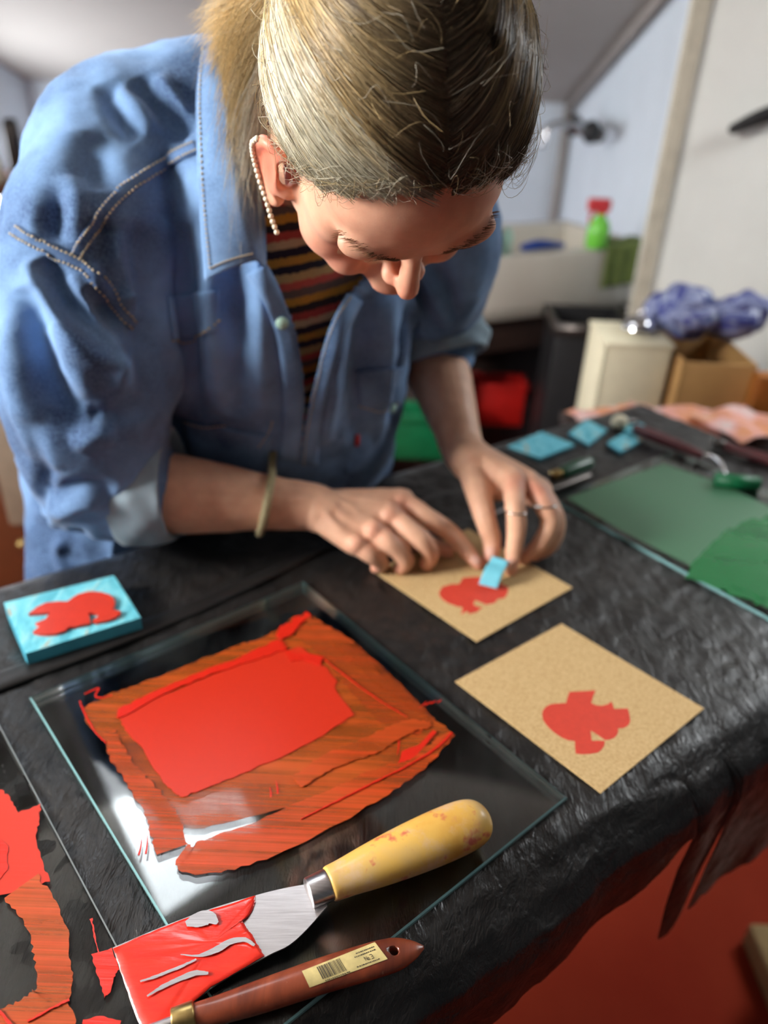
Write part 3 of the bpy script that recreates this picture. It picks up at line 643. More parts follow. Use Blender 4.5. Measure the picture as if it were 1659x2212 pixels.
def stroke(name, pts, wid, h, mat, parent, n=40, th=.0003, ragged=0, seed=2):
    """brushed band: centre line in pixels, width in metres (per point)"""
    r_ = random.Random(seed); Q = spline([tuple(atz(x, y, h)[:2])+(w,) for (x, y), w in zip(pts, wid)], n); T = np.gradient(Q[:, :2], axis=0); T /= np.linalg.norm(T, axis=1)[:, None]; N_ = np.stack([-T[:, 1], T[:, 0]], 1)
    L = [A_([*(Q[i, :2]+N_[i]*(Q[i, 2]/2+r_.uniform(-ragged, ragged))), h]) for i in range(n)]; Rr = [A_([*(Q[i, :2]-N_[i]*(Q[i, 2]/2+r_.uniform(-ragged, ragged))), h]) for i in range(n)]
    g = Geo()
    top_ = np.stack([L, Rr], 1); up = top_+A_([0, 0, th]); V = np.concatenate([top_.reshape(-1, 3), up.reshape(-1, 3)]); m = 2*n; F = []
    for i in range(n-1):
        a = 2*i; F += [(m+a, m+a+2, m+a+3, m+a+1), (a, a+1, a+3, a+2), (a, a+2, m+a+2, m+a), (a+1, m+a+1, m+a+3, a+3)]
    F += [(0, m, m+1, 1), (m-2, m-1, m+m-1, m+m-2)]
    return g.add(V, F).build(name, mat, parent, smooth=False)
H = GTOP+.0001
film('ink_smear', [(185, 1560), (182, 1530), (245, 1495), (300, 1478), (400, 1438), (520, 1392), (560, 1380), (612, 1352), (640, 1330), (668, 1326), (720, 1362), (790, 1425), (850, 1480), (905, 1530), (950, 1562), (975, 1580), (960, 1600), (890, 1640), (800, 1690), (700, 1720), (560, 1760), (440, 1790), (360, 1790), (335, 1750), (280, 1690), (240, 1640), (225, 1600)], H, .0002, 'ink_smear', big, 3, 6, 3)
film('ink_smear', [(650, 1332), (672, 1330), (730, 1372), (800, 1430), (870, 1490), (940, 1552), (900, 1590), (820, 1560), (760, 1500), (700, 1420), (640, 1375)], H+.0003, .0002, 'ink_smear_cross', big, 3, 6, 5)
film('rolled_ink', [(258, 1552), (300, 1524), (420, 1474), (520, 1436), (600, 1406), (650, 1398), (690, 1428), (728, 1470), (722, 1484), (765, 1545), (700, 1588), (620, 1630), (520, 1672), (440, 1705), (395, 1722), (380, 1715), (352, 1690), (310, 1620), (275, 1582)], H+.0006, .0003, 'ink_roll', big, 2.5, 5, 4)
film('thick_ink', [(252, 1552), (256, 1532), (330, 1496), (430, 1454), (520, 1420), (600, 1382), (612, 1388), (620, 1402), (560, 1424), (470, 1452), (380, 1488), (262, 1550)], H+.001, .0007, 'ink_thick', big, 2, 6, 8)
film('thick_ink', [(596, 1372), (608, 1352), (628, 1346), (634, 1334), (652, 1332), (660, 1322), (672, 1332), (650, 1348), (636, 1366), (606, 1384)], H+.001, .0009, 'ink_thick', big, 2, 4, 9)
film('thick_ink', [(860, 1650), (868, 1624), (905, 1610), (935, 1578), (944, 1582), (900, 1632), (885, 1642)], H+.001, .0006, 'ink_thick', big, 1, 4, 6)
film('thick_ink', [(615, 1405), (700, 1420), (690, 1440), (655, 1425), (628, 1430)], H+.001, .0006, 'ink_thick', big, 2, 5, 2)
stroke('ink_stroke', [(392, 1842), (420, 1852), (500, 1836), (640, 1780), (800, 1700), (900, 1648), (976, 1584)], [.012, .024, .030, .032, .026, .016, .006], H+.0012, 'ink_sweep', big, 50, .0003, .0012)
stroke('ink_stroke', [(372, 1835), (360, 1790), (335, 1740), (290, 1680), (255, 1630), (238, 1580)], [.02, .022, .018, .014, .012, .008], H+.0008, 'ink_sweep', big, 40, .0002, .0012, 5)
stroke('ink_stroke', [(640, 1690), (720, 1640), (800, 1610), (880, 1570), (930, 1566)], [.012, .016, .018, .014, .006], H+.0012, 'ink_sweep', big, 40, .0003, .001, 8)
stroke('ink_stroke', [(660, 1335), (730, 1380), (800, 1442), (870, 1500), (930, 1552)], [.004, .016, .018, .012, .004], H+.0012, 'ink_smear_cross', big, 40, .0003, .001, 9)
stroke('ink_thread', [(183, 1500), (205, 1490), (214, 1488), (206, 1504), (222, 1508), (242, 1502)], [.0012]*6, H, 'ink_thick', big, 30, .0008)
stroke('ink_thread', [(976, 1584), (940, 1618), (880, 1655), (800, 1695), (700, 1745), (650, 1770)], [.0022, .002, .0014, .0012, .001, .0006], H+.0016, 'ink_thick', big, 60, .0009, .0003)
stroke('ink_thread', [(172, 1515), (185, 1545), (205, 1580), (230, 1606)], [.001, .0012, .001, .0006], H, 'ink_thick', big, 30, .0006, .0003)
stroke('ink_thread', [(700, 1425), (800, 1500), (880, 1550)], [.001, .0008, .0004], H+.0016, 'ink_thick', big, 30, .0005, .0003)
for x, y, dx, dy in ((905, 1530, 16, -14), (918, 1524, 12, -8), (930, 1520, 12, -6), (945, 1518, 8, -6), (862, 1600, -4, 30), (300, 1848, 6, -34), (315, 1845, 4, -40), (345, 1838, 4, -20), (365, 1832, 6, -24), (600, 1715, -4, -28), (585, 1722, -2, -20)):
    stroke('ink_thread', [(x, y), (x+dx/2+1, y+dy/2), (x+dx, y+dy)], [.0014, .001, .0004], H, 'ink_thick', big, 8, .0006)
# left plate's ink
film('ink_patch', [(-40, 1690), (0, 1706), (22, 1722), (40, 1756), (88, 1736), (84, 1775), (78, 1812), (95, 1870), (108, 1905), (50, 1922), (-40, 1945)], H, .0003, 'ink_roll', left, 3, 6, 3)
film('ink_patch', [(-30, 1790), (18, 1830), (16, 1880), (-30, 1930)], H+.0004, .0003, 'ink_thick', left, 3, 6, 4)
stroke('ink_stroke', [(45, 1915), (88, 1970), (110, 2040), (118, 2110), (105, 2160), (40, 2205), (-30, 2225)], [.022, .020, .020, .019, .024, .022, .02], H+.0004, 'ink_left', left, 50, .0003, .0012)
film('ink_patch', [(-20, 2195), (30, 2188), (90, 2182), (140, 2150), (165, 2205), (160, 2235), (-20, 2240)], H+.0007, .0003, 'ink_left', left, 3, 5, 7)
stroke('ink_thread', [(60, 2208), (110, 2180), (150, 2160)], [.0012]*3, H+.0012, 'ink_thick', left, 20, .0008, .0003)
stroke('ink_thread', [(-10, 2180), (8, 2195), (30, 2225)], [.0014]*3, H+.0012, 'ink_thick', left, 20, .0008, .0003)
film('ink_patch', [(197, 2062), (242, 2048), (258, 2095), (246, 2112), (240, 2140), (226, 2156), (216, 2120), (204, 2085)], H, .0005, 'ink_thick', left, 2, 5, 5)
stroke('ink_thread', [(197, 1985), (203, 2015), (212, 2058)], [.0012, .001, .0006], H, 'ink_thick', left, 16, .0005, .0004)
film('ink_patch', [(180, 2204), (215, 2196), (262, 2206), (250, 2240), (176, 2240)], H, .0008, 'ink_thick', left, 2, 5, 6)
# green plate's ink
def onP(a, b): p = q0+gd*a+gp_*b; p[2] = GTOP; return p
def patch(name, ab, h, th, mat, parent): return Geo().prism([onP(a, b)+A_([0, 0, h]) for a, b in ab], (0, 0, 1), th).build(name, mat, parent, smooth=False)
patch('rolled_ink', [(.01, .018), (.10, .012), (.2, .016), (.3, .014), (.38, .018), (.38, gw*.82), (.3, gw*.86), (.2, gw*.84), (.1, gw*.86), (.02, gw*.8)], .0001, .0002, 'ink_green', green)
film('wet_ink', [(1490, 1225), (1540, 1170), (1600, 1130), (1670, 1110), (1720, 1300), (1660, 1312), (1600, 1290), (1540, 1268), (1480, 1250)], GTOP+.0005, .0005, 'ink_green_wet', green, 5, 5, 3)
film('wet_ink', [(1580, 1262), (1610, 1215), (1670, 1190), (1700, 1290), (1640, 1296)], GTOP+.0011, .0006, 'ink_green_wet', green, 5, 5, 4)
# ------------------------------------------------------------------ kraft cards with the printed shape
MOTIF = [(655, 455), (720, 452), (788, 448), (775, 478), (765, 512), (790, 524), (820, 526), (850, 518), (868, 505), (875, 524), (880, 542), (915, 540), (950, 540), (958, 570), (963, 600), (957, 618), (945, 630), (930, 638), (912, 640), (900, 640), (902, 655), (897, 672), (882, 688), (860, 697), (836, 699), (800, 674), (762, 650), (765, 676), (768, 703), (800, 702), (834, 703), (830, 728), (820, 745), (800, 762), (760, 769), (720, 771), (687, 767), (684, 735), (683, 705), (650, 700), (620, 688), (588, 668), (560, 645), (538, 622), (523, 598), (517, 575), (520, 552), (535, 532), (560, 518), (600, 514), (638, 512), (645, 485)]
MOTIF = [(950+x/2.34, 1300+y/2.34) for x, y in MOTIF]
def card(P, label, motif_from=None):
    zc = TZ+.0022; th = .0008
    P = [A_([p[0], p[1], zc]) for p in P]
    o = Geo().prism(P, (0, 0, 1), th).build('kraft_card', 'kraft', smooth=False); tag(o, label, 'card'); o['group'] = 'printed kraft cards'
    return o, P, zc+th
F_ = [atz(*q, TZ+.003) for q in ((983, 1472), (1298, 1713), (1521, 1530), (1213, 1347))]
cf, PF, zf = card(F_, 'brown kraft card lying nearest, its whole red print in view')
B0, B1, B2 = [atz(*q, TZ+.003) for q in ((806, 1233), (1030, 1386), (1237, 1269))]
cb, PB, zb = card([B0, B1, B2, B0+B2-B1], 'brown kraft card under the hands, its red print partly covered')
def motif_on(P, z, o):
    base, ex, ey = PF[0][:2], PF[3][:2]-PF[0][:2], PF[1][:2]-PF[0][:2]; Mi = np.linalg.inv(np.stack([ex, ey], 1)); out = []
    for m in MOTIF:
        a, b = Mi@(atz(*m, zf)[:2]-base); q = P[0][:2]+(P[3][:2]-P[0][:2])*a+(P[1][:2]-P[0][:2])*b; out.append(A_([q[0], q[1], z]))
    return Geo().prism(out, (0, 0, 1), .00012).build('red_print', 'ink_flat', o, smooth=False)
motif_on(PF, zf+.00002, cf)
film('red_print', [(948, 1282), (955, 1268), (975, 1262), (992, 1262), (1000, 1248), (1030, 1246), (1060, 1252), (1085, 1262), (1098, 1268), (1097, 1280), (1090, 1292), (1075, 1294), (1068, 1303), (1050, 1306), (1041, 1302), (1026, 1296), (1022, 1306), (1034, 1311), (1042, 1312), (1030, 1322), (1014, 1326), (1008, 1320), (996, 1328), (1000, 1312), (988, 1310), (966, 1302), (953, 1292)], zb+.00002, .00012, 'ink_flat', cb)
# ------------------------------------------------------------------ lino block at the left
LBH = .020
bl = [atz(*q, TZ+LBH) for q in ((8, 1302), (55, 1412), (304, 1334), (246, 1243))]
r = empty('lino_block', 'turquoise carved lino block with a red inked shape by the left edge', 'lino block', tuple(np.mean(bl, 0)-A_([0, 0, LBH])))
g = Geo().prism([p-A_([0, 0, LBH-.001]) for p in bl], (0, 0, 1), LBH-.001); o = under(g.build('block', ['lino_side', 'lino'], smooth=False), r)
for f in o.data.polygons: f.material_index = 1 if f.normal.z > .5 else 0
lm = [(145, 298), (190, 262), (235, 240), (300, 234), (345, 234), (370, 215), (400, 197), (440, 186), (480, 183), (520, 187), (560, 200), (580, 215), (589, 240), (582, 262), (574, 274), (618, 285), (612, 300), (585, 318), (540, 334), (495, 341), (472, 332), (500, 312), (502, 297), (478, 292), (453, 292), (458, 318), (462, 345), (430, 352), (390, 362), (350, 366), (328, 385), (290, 398), (240, 402), (200, 398), (168, 390), (188, 372), (212, 360), (180, 346), (205, 336), (232, 324), (246, 306), (256, 290), (210, 294)]
g = Geo().prism([atz(x/2.37, 1200+y/2.37, TZ+LBH+.003)-A_([0, 0, .0035]) for x, y in lm], (0, 0, 1), .0035); under(g.build('raised_shape', 'ink_block', smooth=False), r)
# ------------------------------------------------------------------ putty knife
KZ = GTOP+.0185
hA, hB = atz(707, 1912, KZ-.002), atz(1030, 1772, KZ)
ax = nrm(hB-hA); up_ = nrm(A_([0, 0, 1])-ax*ax[2]); sd = np.cross(ax, up_)
HL = float(np.linalg.norm(hB-hA))
r = empty('putty_knife', 'putty knife with yellow wooden handle and red ink on its blade', 'putty knife', tuple(atz(700, 1930, GTOP)))
prof = [(0, .0112), (.012, .0122), (.03, .0146), (.05, .0166), (.07, .0178), (.086, .0180), (.098, .0172), (.106, .0146), (.1105, .0100), (.113, .004)]
sc_ = HL/.1045; Q = spline([(z*sc_, r_*1.02) for z, r_ in prof], 40)
g = Geo(); g.tube([hA+ax*z for z, _ in Q], np.maximum(Q[:, 1], .0015), 32, ref=sd, ratio=.86, round_=False); h_ = under(g.build('handle', 'yellow_wood', sub=1), r)
g = Geo(); g.tube([hA-ax*.013, hA-ax*.0125, hA-ax*.001, hA+ax*.001], [.0090, .0098, .0104, .0104], 28, ref=sd, ratio=.86, round_=False); under(g.build('ferrule', 'steel', bevel=.0004), r)
# blade: thin steel wedge from the ferrule down to the ink edge
bl_ = [(690, 1905), (706, 1958), (640, 2030), (575, 2066), (460, 2118), (308, 2222), (290, 2185), (243, 2046), (340, 2005), (440, 1968), (552, 1934), (620, 1918)]
bz = [KZ-.004, KZ-.004, GTOP+.011, GTOP+.009, GTOP+.006, GTOP+.0022, GTOP+.0022, GTOP+.0022, GTOP+.004, GTOP+.006, GTOP+.009, GTOP+.011]
def zplane(px, py):                                     # height of the blade along its length
    t = np.clip(((px-700)*(275-700)+(py-1930)*(2130-1930))/((275-700)**2+200**2), 0, 1); return (KZ-.005)*(1-t)+(GTOP+.0020)*t - .002*math.sin(math.pi*t)
def bpt(px, py, h=0):
    z = zplane(px, py)+h; return atz(px, py, z)
# blade grid: left side curve / right side curve
Ls = spline([(690, 1906), (622, 1917), (552, 1934), (440, 1968), (340, 2006), (243, 2047)], 24); Rs = spline([(707, 1957), (660, 2010), (622, 2043), (575, 2066), (455, 2135), (318, 2252)], 24)
def blade_grid(a, b, th, h, nx=10, s0=0., s1=1.):
    top_ = [[bpt(*(Ls[i]*(1-s)+Rs[i]*s), h) for s in np.linspace(s0, s1, nx)] for i in range(a, b)]
    T_ = A_(top_); B_ = T_-A_([0, 0, th]); n_, m_ = T_.shape[:2]; g = Geo(); g.grid(T_); V2 = B_.reshape(-1, 3); k = len(g.v); g.v.extend(map(tuple, V2))
    g.f.extend([(k+f[3], k+f[2], k+f[1], k+f[0]) for f in list(g.f)])
    bd = [(0, j) for j in range(m_)]+[(i, m_-1) for i in range(1, n_)]+[(n_-1, j) for j in range(m_-2, -1, -1)]+[(i, 0) for i in range(n_-2, 0, -1)]
    for (i0, j0), (i1, j1) in zip(bd, bd[1:]+bd[:1]): p, q = i0*m_+j0, i1*m_+j1; g.f.append((p, k+p, k+q, q))
    return g
bo = under(blade_grid(0, 24, .0012, 0).build('blade', 'steel', smooth=False), r)
def onblade(pts, h, th, jit=0, sub=1, seed=1):
    """ink lying on the blade: a patch cut from the blade grid, pixel outline"""
    r_ = random.Random(seed); P = []
    for (x0, y0), (x1, y1) in zip(pts, pts[1:]+pts[:1]):
        for k in range(sub): t = k/sub; P.append(bpt(x0+(x1-x0)*t+r_.uniform(-jit, jit)*(k > 0), y0+(y1-y0)*t+r_.uniform(-jit, jit)*(k > 0), h))
    return P
inkp = [(552, 1934), (551, 1950), (545, 1966), (534, 1982), (524, 1990), (532, 2004), (542, 2016), (556, 2040), (572, 2064), (455, 2132), (318, 2251), (292, 2190), (268, 2122), (244, 2049), (340, 2007), (440, 1970)]
g = Geo(); P = onblade(inkp, .0006, 0, 1.2, 6, 3); nvv = nrm(np.cross(P[20]-P[0], P[60]-P[0])); nvv = nvv if nvv[2] > 0 else -nvv
cen = np.mean(P, 0)
# radial-ring patch so that the ink can swell gently
rings = []; 
for s, hh in ((1, 0), (.97, .0007), (.9, .0011), (.75, .0010), (.55, .0011), (.3, .0009)): rings.append([cen+(p-cen)*s+nvv*hh*(1+.35*noise.noise(Vector(p*90))) for p in P])
g.grid(A_(rings), close=True); k = len(g.v); g.v.append(tuple(cen+nvv*.0012)); m_ = len(P)
for i in range(m_): g.f.append((5*m_+i, 5*m_+(i+1) % m_, k))
iw = g.build('ink_coat', 'ink_wet', bo)
def sliver(pts, w):
    Q = spline([tuple(p)+(w_,) for p, w_ in zip(pts, w)], 26); T = np.gradient(Q[:, :2], axis=0); T /= np.linalg.norm(T, axis=1)[:, None]; r_ = random.Random(4)
    L = [bpt(*(q[:2]+A_([-t[1], t[0]])*(q[2]+r_.uniform(-.6, .6))), .0033) for q, t in zip(Q, T)]; R_ = [bpt(*(q[:2]-A_([-t[1], t[0]])*(q[2]+r_.uniform(-.6, .6))), .0033) for q, t in zip(Q, T)]
    return Geo().grid(np.stack([L, R_], 1)).build('scraped_streak', 'steel', bo)
sliver([(390, 2062), (430, 2064), (470, 2050), (500, 2033), (530, 2030), (550, 2042)], [1, 3, 7, 6, 5, 3])
sliver([(303, 2120), (340, 2108), (390, 2088), (424, 2072)], [2, 3, 3, 2])
sliver([(318, 2152), (350, 2132), (385, 2116), (420, 2102), (450, 2102)], [2, 4, 5, 6, 3])
sliver([(402, 1996), (425, 1988), (452, 1982), (470, 1994)], [6, 15, 15, 4])
# ------------------------------------------------------------------ wooden-handled tool in front
r = empty('palette_tool', 'brown wooden handled tool with paper label and brass ferrule at the front', 'tool', tuple(tab(600, 2180)))
WZ = TZ+.011
cl = [(418, 2194), (470, 2182), (540, 2160), (620, 2133), (700, 2106), (780, 2082), (850, 2062), (890, 2052), (915, 2046)]
wr = [.0062, .0074, .0086, .0094, .0100, .0105, .0100, .0062, .0012]; th_ = [1, .95, .88, .82, .76, .68, .62, .6, .7]
C_ = [tuple(atz(*q, WZ))+(a, b) for q, a, b in zip(cl, wr, th_)]; Q = spline(C_, 60); d_ = nrm(Q[-1, :3]-Q[0, :3]); sdv = nrm(np.cross(d_, (0, 0, 1)))
# handle with a real hanging hole, cut with a boolean
g = Geo(); g.tube(Q[:, :3], np.maximum(Q[:, 3], .001), 28, ref=sdv, ratio=Q[:, 4], round_=False); ho = g.build('handle', 'brown_wood')
hp_ = atz(851, 2053, WZ+.006); g = Geo(); g.tube([hp_-A_([0, 0, .03]), hp_+A_([0, 0, .03])], .0030, 24, round_=False); cu = g.build('cut', 'hole')
bm_ = ho.modifiers.new('h', 'BOOLEAN'); bm_.object = cu; bm_.operation = 'DIFFERENCE'; bm_.solver = 'EXACT'
dg = bpy.context.evaluated_depsgraph_get(); dg.update(); me = bpy.data.meshes.new_from_object(ho.evaluated_get(dg)); bpy.data.objects.remove(ho); bpy.data.objects.remove(cu)
ho = link('handle', me, 'brown_wood'); ho.data.materials.clear(); ho.data.materials.append(MAT['brown_wood'])
for p in ho.data.polygons: p.material_index = 0
under(ho, r)
f0 = atz(455, 2186, WZ)
g = Geo(); e0 = Q[0, :3]; g.tube([e0-d_*.012, e0-d_*.0115, e0+d_*.0, e0+d_*.001], [.0064, .0070, .0078, .0066], 24, ref=sdv, ratio=1, round_=False); under(g.build('ferrule', 'brass', bevel=.0003), r)
g = Geo(); g.chain([e0-d_*.01, e0-d_*.03-A_([0, 0, .002]), e0-d_*.07-A_([0, 0, .004])], [.0032, .0030, .0028], 14); under(g.build('shaft', 'steel'), r)
# label: curved paper on the handle top
me_b = BVHTree.FromObject(ho, bpy.context.evaluated_depsgraph_get())
def onhandle(px, py, off):
    d = ray(px, py); h = me_b.ray_cast(Vector(O), Vector(nrm(d)))
    return (A_(h[0])+A_(h[1])*off) if h[0] is not None else atz(px, py, WZ+.008)
lc = [A_(q, float) for q in ((648, 2098), (812, 2033), (842, 2072), (666, 2136))]
def lpt(s, t, off=.0003): q = (lc[0]*(1-s)+lc[1]*s)*(1-t)+(lc[3]*(1-s)+lc[2]*s)*t; return onhandle(*q, off)
lb_ = under(Geo().grid([[lpt(s, t) for t in np.linspace(.04, .96, 10)] for s in np.linspace(.02, .98, 36)]).build('paper_label', 'label'), r)
rr = random.Random(11); g = Geo(); s = .20
while s < .50:
    w = rr.choice([.004, .006, .009, .013]); g.grid([[lpt(a, t, .0005) for t in np.linspace(.14, .80, 5)] for a in (s, s+w)]); s += w+rr.choice([.006, .009, .012])
g.build('barcode', 'print_black', lb_)
# small lettering too worn to read apart from the "No 3": short ink dashes set like words, the number built in strokes
g = Geo()
for t, s0, s1 in ((.20, .70, .94), (.34, .66, .93), (.80, .62, .90), (.88, .22, .52)):
    s = s0
    while s < s1: w = rr.uniform(.008, .022); g.grid([[lpt(a, t+q, .0005) for q in (0, .05)] for a in (s, s+w)]); s += w+rr.uniform(.004, .012)
def glyph(strokes, s0, t0, sw, tw):
    for (x0, y0, x1, y1) in strokes:
        L = math.hypot(x1-x0, y1-y0); nx_, ny_ = -(y1-y0)/L*.07, (x1-x0)/L*.07
        g.grid([[lpt(s0+sw*(x+nx_*k), t0+tw*(y+ny_*k), .0005) for k in (-1, 1)] for x, y in ((x0, y0), (x1, y1))])
glyph([(0, 1, 0, 0), (0, 0, .7, 1), (.7, 1, .7, 0)], .755, .50, .04, .20)
glyph([(0, .5, .5, .5), (.5, .5, .5, 1), (.5, 1, 0, 1), (0, 1, 0, .5)], .79, .50, .03, .20)
glyph([(0, 0, .7, 0), (.7, 0, .7, .5), (.7, .5, .2, .5), (.7, .5, .7, 1), (.7, 1, 0, 1)], .825, .50, .04, .20)
g.build('lettering', 'print_black', lb_)
# ------------------------------------------------------------------ lino pieces and tools at the far right
def lino(name, pts, h, label):
    P = [tab(*q, h) for q in pts]; o = Geo().prism([p-A_([0, 0, h-.002]) for p in P], (0, 0, 1), h-.002).build(name, ['lino_side', 'lino'], smooth=False)
    for f in o.data.polygons: f.material_index = 1 if f.normal.z > .5 else 0
    return tag(o, label, 'lino block')
o = lino('lino_block', [(1095, 965), (1165, 990), (1242, 960), (1170, 932)], .006, 'plain pale turquoise lino piece lying left of the two carved ones behind the hand')
o = lino('lino_block', [(1228, 936), (1272, 960), (1312, 928), (1268, 906)], .006, 'small turquoise lino piece between the plain piece and the pale knob')
o = lino('lino_block', [(1312, 956), (1340, 976), (1388, 950), (1352, 932)], .006, 'dull blue green lino piece in front of the pale knob')
o = lino('lino_block', [(1330, 916), (1362, 934), (1392, 918), (1350, 902)], .006, 'farthest turquoise lino piece at the maroon roller handle')
p = tab(1338, 912, .012); g = Geo(); g.ell(p, (.013, .013, .012)); kn = tag(g.build('round_tool', 'cream'), 'pale round tool knob beside the far lino pieces', 'knob'); g = Geo(); g.tube([p, p+A_([.03, .015, -.004])], .004, 8); g.build('tool_shaft', 'dark_metal', kn)
# carving tool with green handle
a, b, c = tab(1195, 1028, .011), tab(1215, 1022, .011), tab(1272, 1000, .011)
r = empty('carving_tool', 'carving tool with dark green handle and copper ferrule beside the raised hand', 'carving tool', tuple(tab(1230, 1015)))
g = Geo(); g.chain([b, (b+c)/2, c], [.0095, .0105, .0085], 14); under(g.build('handle', 'green_paint'), r)
g = Geo(); g.tube([a+(a-b)*.1, b+(b-a)*.3], .0075, 12, round_=False); under(g.build('ferrule', 'brass'), r)
e = tab(1090, 968, .008); g = Geo(); g.chain([a, (a+e)/2, e], [.0045, .004, .0025], 12, ratio=.6); under(g.build('shaft', 'dark_metal'), r)
a, b = tab(1185, 1062, .0098), tab(1270, 1030, .0098)
g = Geo(); g.chain([a, (a+b)/2, b], [.006, .007, .006], 12); gt = tag(g.build('carving_tool', 'dark_metal'), 'dark carving tool lying in front of the green handled one', 'carving tool')
g = Geo(); d = nrm(a-b); g.chain([a, a+d*.05, a+d*.10-A_([0, 0, .002])], [.0035, .003, .002], 10, ratio=.5); g.build('shaft', 'steel', gt)
# ink roller: maroon handle, wire frame
a, b = tab(1375, 926, .014), tab(1512, 982, .014)
r = empty('ink_roller', 'ink roller with maroon handle and bent wire frame at the far right', 'roller', tuple(tab(1440, 955)))
g = Geo(); g.chain([a, a*.75+b*.25, a*.4+b*.6, b], [.007, .0085, .008, .006], 20); under(g.build('handle', 'maroon'), r)
w = spline([b, tab(1535, 985, .016), tab(1556, 1000, .014), tab(1566, 1028, .008)], 16); g = Geo(); g.tube(w, .0032, 8); under(g.build('wire_frame', 'chrome'), r)
g = Geo(); g.tube([tab(1545, 1036, .0125), tab(1640, 1046, .0125)], .010, 16, round_=False); under(g.build('roller_drum', 'green_box'), r)
a, b = tab(1560, 962, .010), tab(1720, 1012, .010); g = Geo(); g.chain([a, (a+b)/2, b], [.007, .008, .007], 12)
o = tag(g.build('wooden_stick', 'maroon'), 'dark maroon wooden stick behind the green glass plate', 'stick'); g = Geo(); d = nrm(a-b); g.tube([a+d*.012, a-d*.004], .0075, 10, round_=False); g.build('end_cap', 'dark_metal', o)
# crumpled printed papers beyond the table's far right end
zp = BZ
p = aty(1455, 905, 1.29); 
sp_ = Geo(); sp_.box((p[0]+.0, 1.29, p[2]-.03), (.38, .13, .02)); st = tag(sp_.build('paper_tray', 'dark_wood', bevel=.003), 'dark tray at the table end carrying the printed papers', 'tray')
for x in (-.16, .16):
    g = Geo(); g.box((p[0]+x, 1.29, (p[2]-.04)/2), (.03, .11, p[2]-.04)); g.build('support', 'dark_wood', st)
rr = random.Random(6)
for i, (x, y, ang, lab) in enumerate(((-.10, 0, .3, 'pink and white printed paper lying leftmost on the dark tray'), (.0, .01, -.2, 'orange and white printed paper in the middle of the dark tray'), (.12, -.01, .5, 'crumpled pale printed paper rightmost on the dark tray'))):
    G_ = [[(p[0]+x+(a*math.cos(ang)-b*math.sin(ang)), 1.285+y+(a*math.sin(ang)+b*math.cos(ang)), p[2]-.019+.006*i+.012*(1+fbm(a*14+i*3, b*14, i, 3))) for b in np.linspace(-.06, .06, 14)] for a in np.linspace(-.075, .075, 18)]
    tag(Geo().grid(G_).build('printed_paper', 'paper', solid=.0006), lab, 'paper')
# ------------------------------------------------------------------ person
person = empty('person', 'person in a denim shirt bending over the table, pressing a blue strip on a card', 'person', (-.14, 1.02, 0))
def pp(o): return under(o, person)
# head frame
def c2w(v): return RIGHT*v[0]+UP*v[1]-FWD*v[2]          # camera basis (x right, y up, z towards the camera)
HU = nrm(c2w((.20, -.097, .975))); HF = c2w((.17, -.975, -.140)); HF = nrm(HF-HU*(HF@HU)); HLv = np.cross(HU, HF)
HC = cam(852, 245, .502)
HB = np.stack([HLv, HF, HU])
def hp(l, f, u): return HC+HLv*l+HF*f+HU*u
def loc(V): return (np.asarray(V)-HC)@HB.T               # world -> head frame
K = dict(shR=cam(200, 430, .71), shL=cam(945, 470, .86), nk=cam(600, 330, .72), waist=cam(600, 1050, 1.11), elR=cam(196, 1050, .802), elL=cam(925, 735, 1.03))
# ---- skin: head, neck, chest, arms and hands as one surface
g = Geo()
def he(l, f, u, rl, rf, ru, tilt=0):
    B = HB
    if tilt: c, s = math.cos(tilt), math.sin(tilt); B = np.stack([HB[0], c*HB[1]+s*HB[2], -s*HB[1]+c*HB[2]])
    g.ell(hp(l, f, u), (rl, rf, ru), B, 28, 18)
he(0, -.008, .018, .0725, .092, .084); he(0, .024, -.012, .0665, .064, .080)
he(0, .046, .018, .060, .046, .052)
he(0, .034, -.066, .050, .048, .046, .25); he(0, .066, -.094, .024, .020, .019); he(0, .052, -.078, .040, .034, .030)
for s in (-1, 1):
    he(s*.042, .050, -.046, .027, .028, .028); he(s*.030, .079, .010, .026, .0135, .0100); he(s*.012, .084, .006, .014, .011, .010)
    he(s*.030, .0615, -.013, .0160, .0145, .0125); he(s*.046, .044, -.014, .0215, .030, .032); he(s*.058, .012, -.045, .014, .035, .045); he(s*.034, .066, -.058, .020, .022, .022)
    he(s*.0105, .0925, -.0445, .0068, .0090, .0070)
he(0, .080, -.068, .026, .020, .020); he(0, .0955, -.070, .021, .0095, .0058); he(0, .0935, -.0795, .0185, .0095, .0068)
nose = spline([(0, .082, .008, .0085), (0, .0895, -.010, .0074), (0, .0975, -.026, .0078), (0, .1045, -.0385, .0086), (0, .1050, -.0435, .0078)], 20)
g.tube([hp(*q[:3]) for q in nose], nose[:, 3], 16, ref=HLv)
he(0, .0945, -.0465, .0055, .0110, .0055)
for s in (-1, 1):                                        # ears
    cw, sw = math.cos(.42), math.sin(.42); B = np.stack([cw*HB[0]*s - sw*HB[1], cw*HB[1]+sw*HB[0]*s, HB[2]])
    rim_ = [(-.004, -.012, .012), (.004, -.024, .010), (.007, -.030, -.006), (.006, -.026, -.022), (.003, -.014, -.034), (.0, -.004, -.040), (-.002, -.001, -.034)]
    base = hp(s*.0700, .030, -.022)
    Q = spline([tuple(base+HLv*s*(a+.010)+HF*b+HU*c*1.1) for a, b, c in rim_], 26); g.tube(Q, np.interp(np.linspace(0, 1, 26), [0, .6, .85, 1], [.0042, .0040, .0062, .005]), 10)
    g.ell(base+HLv*s*.0115+HF*-.014+HU*-.013, (.0050, .0165, .027), HB); g.ell(base+HLv*s*.004+HF*.001+HU*-.014, (.006, .006, .009), HB)
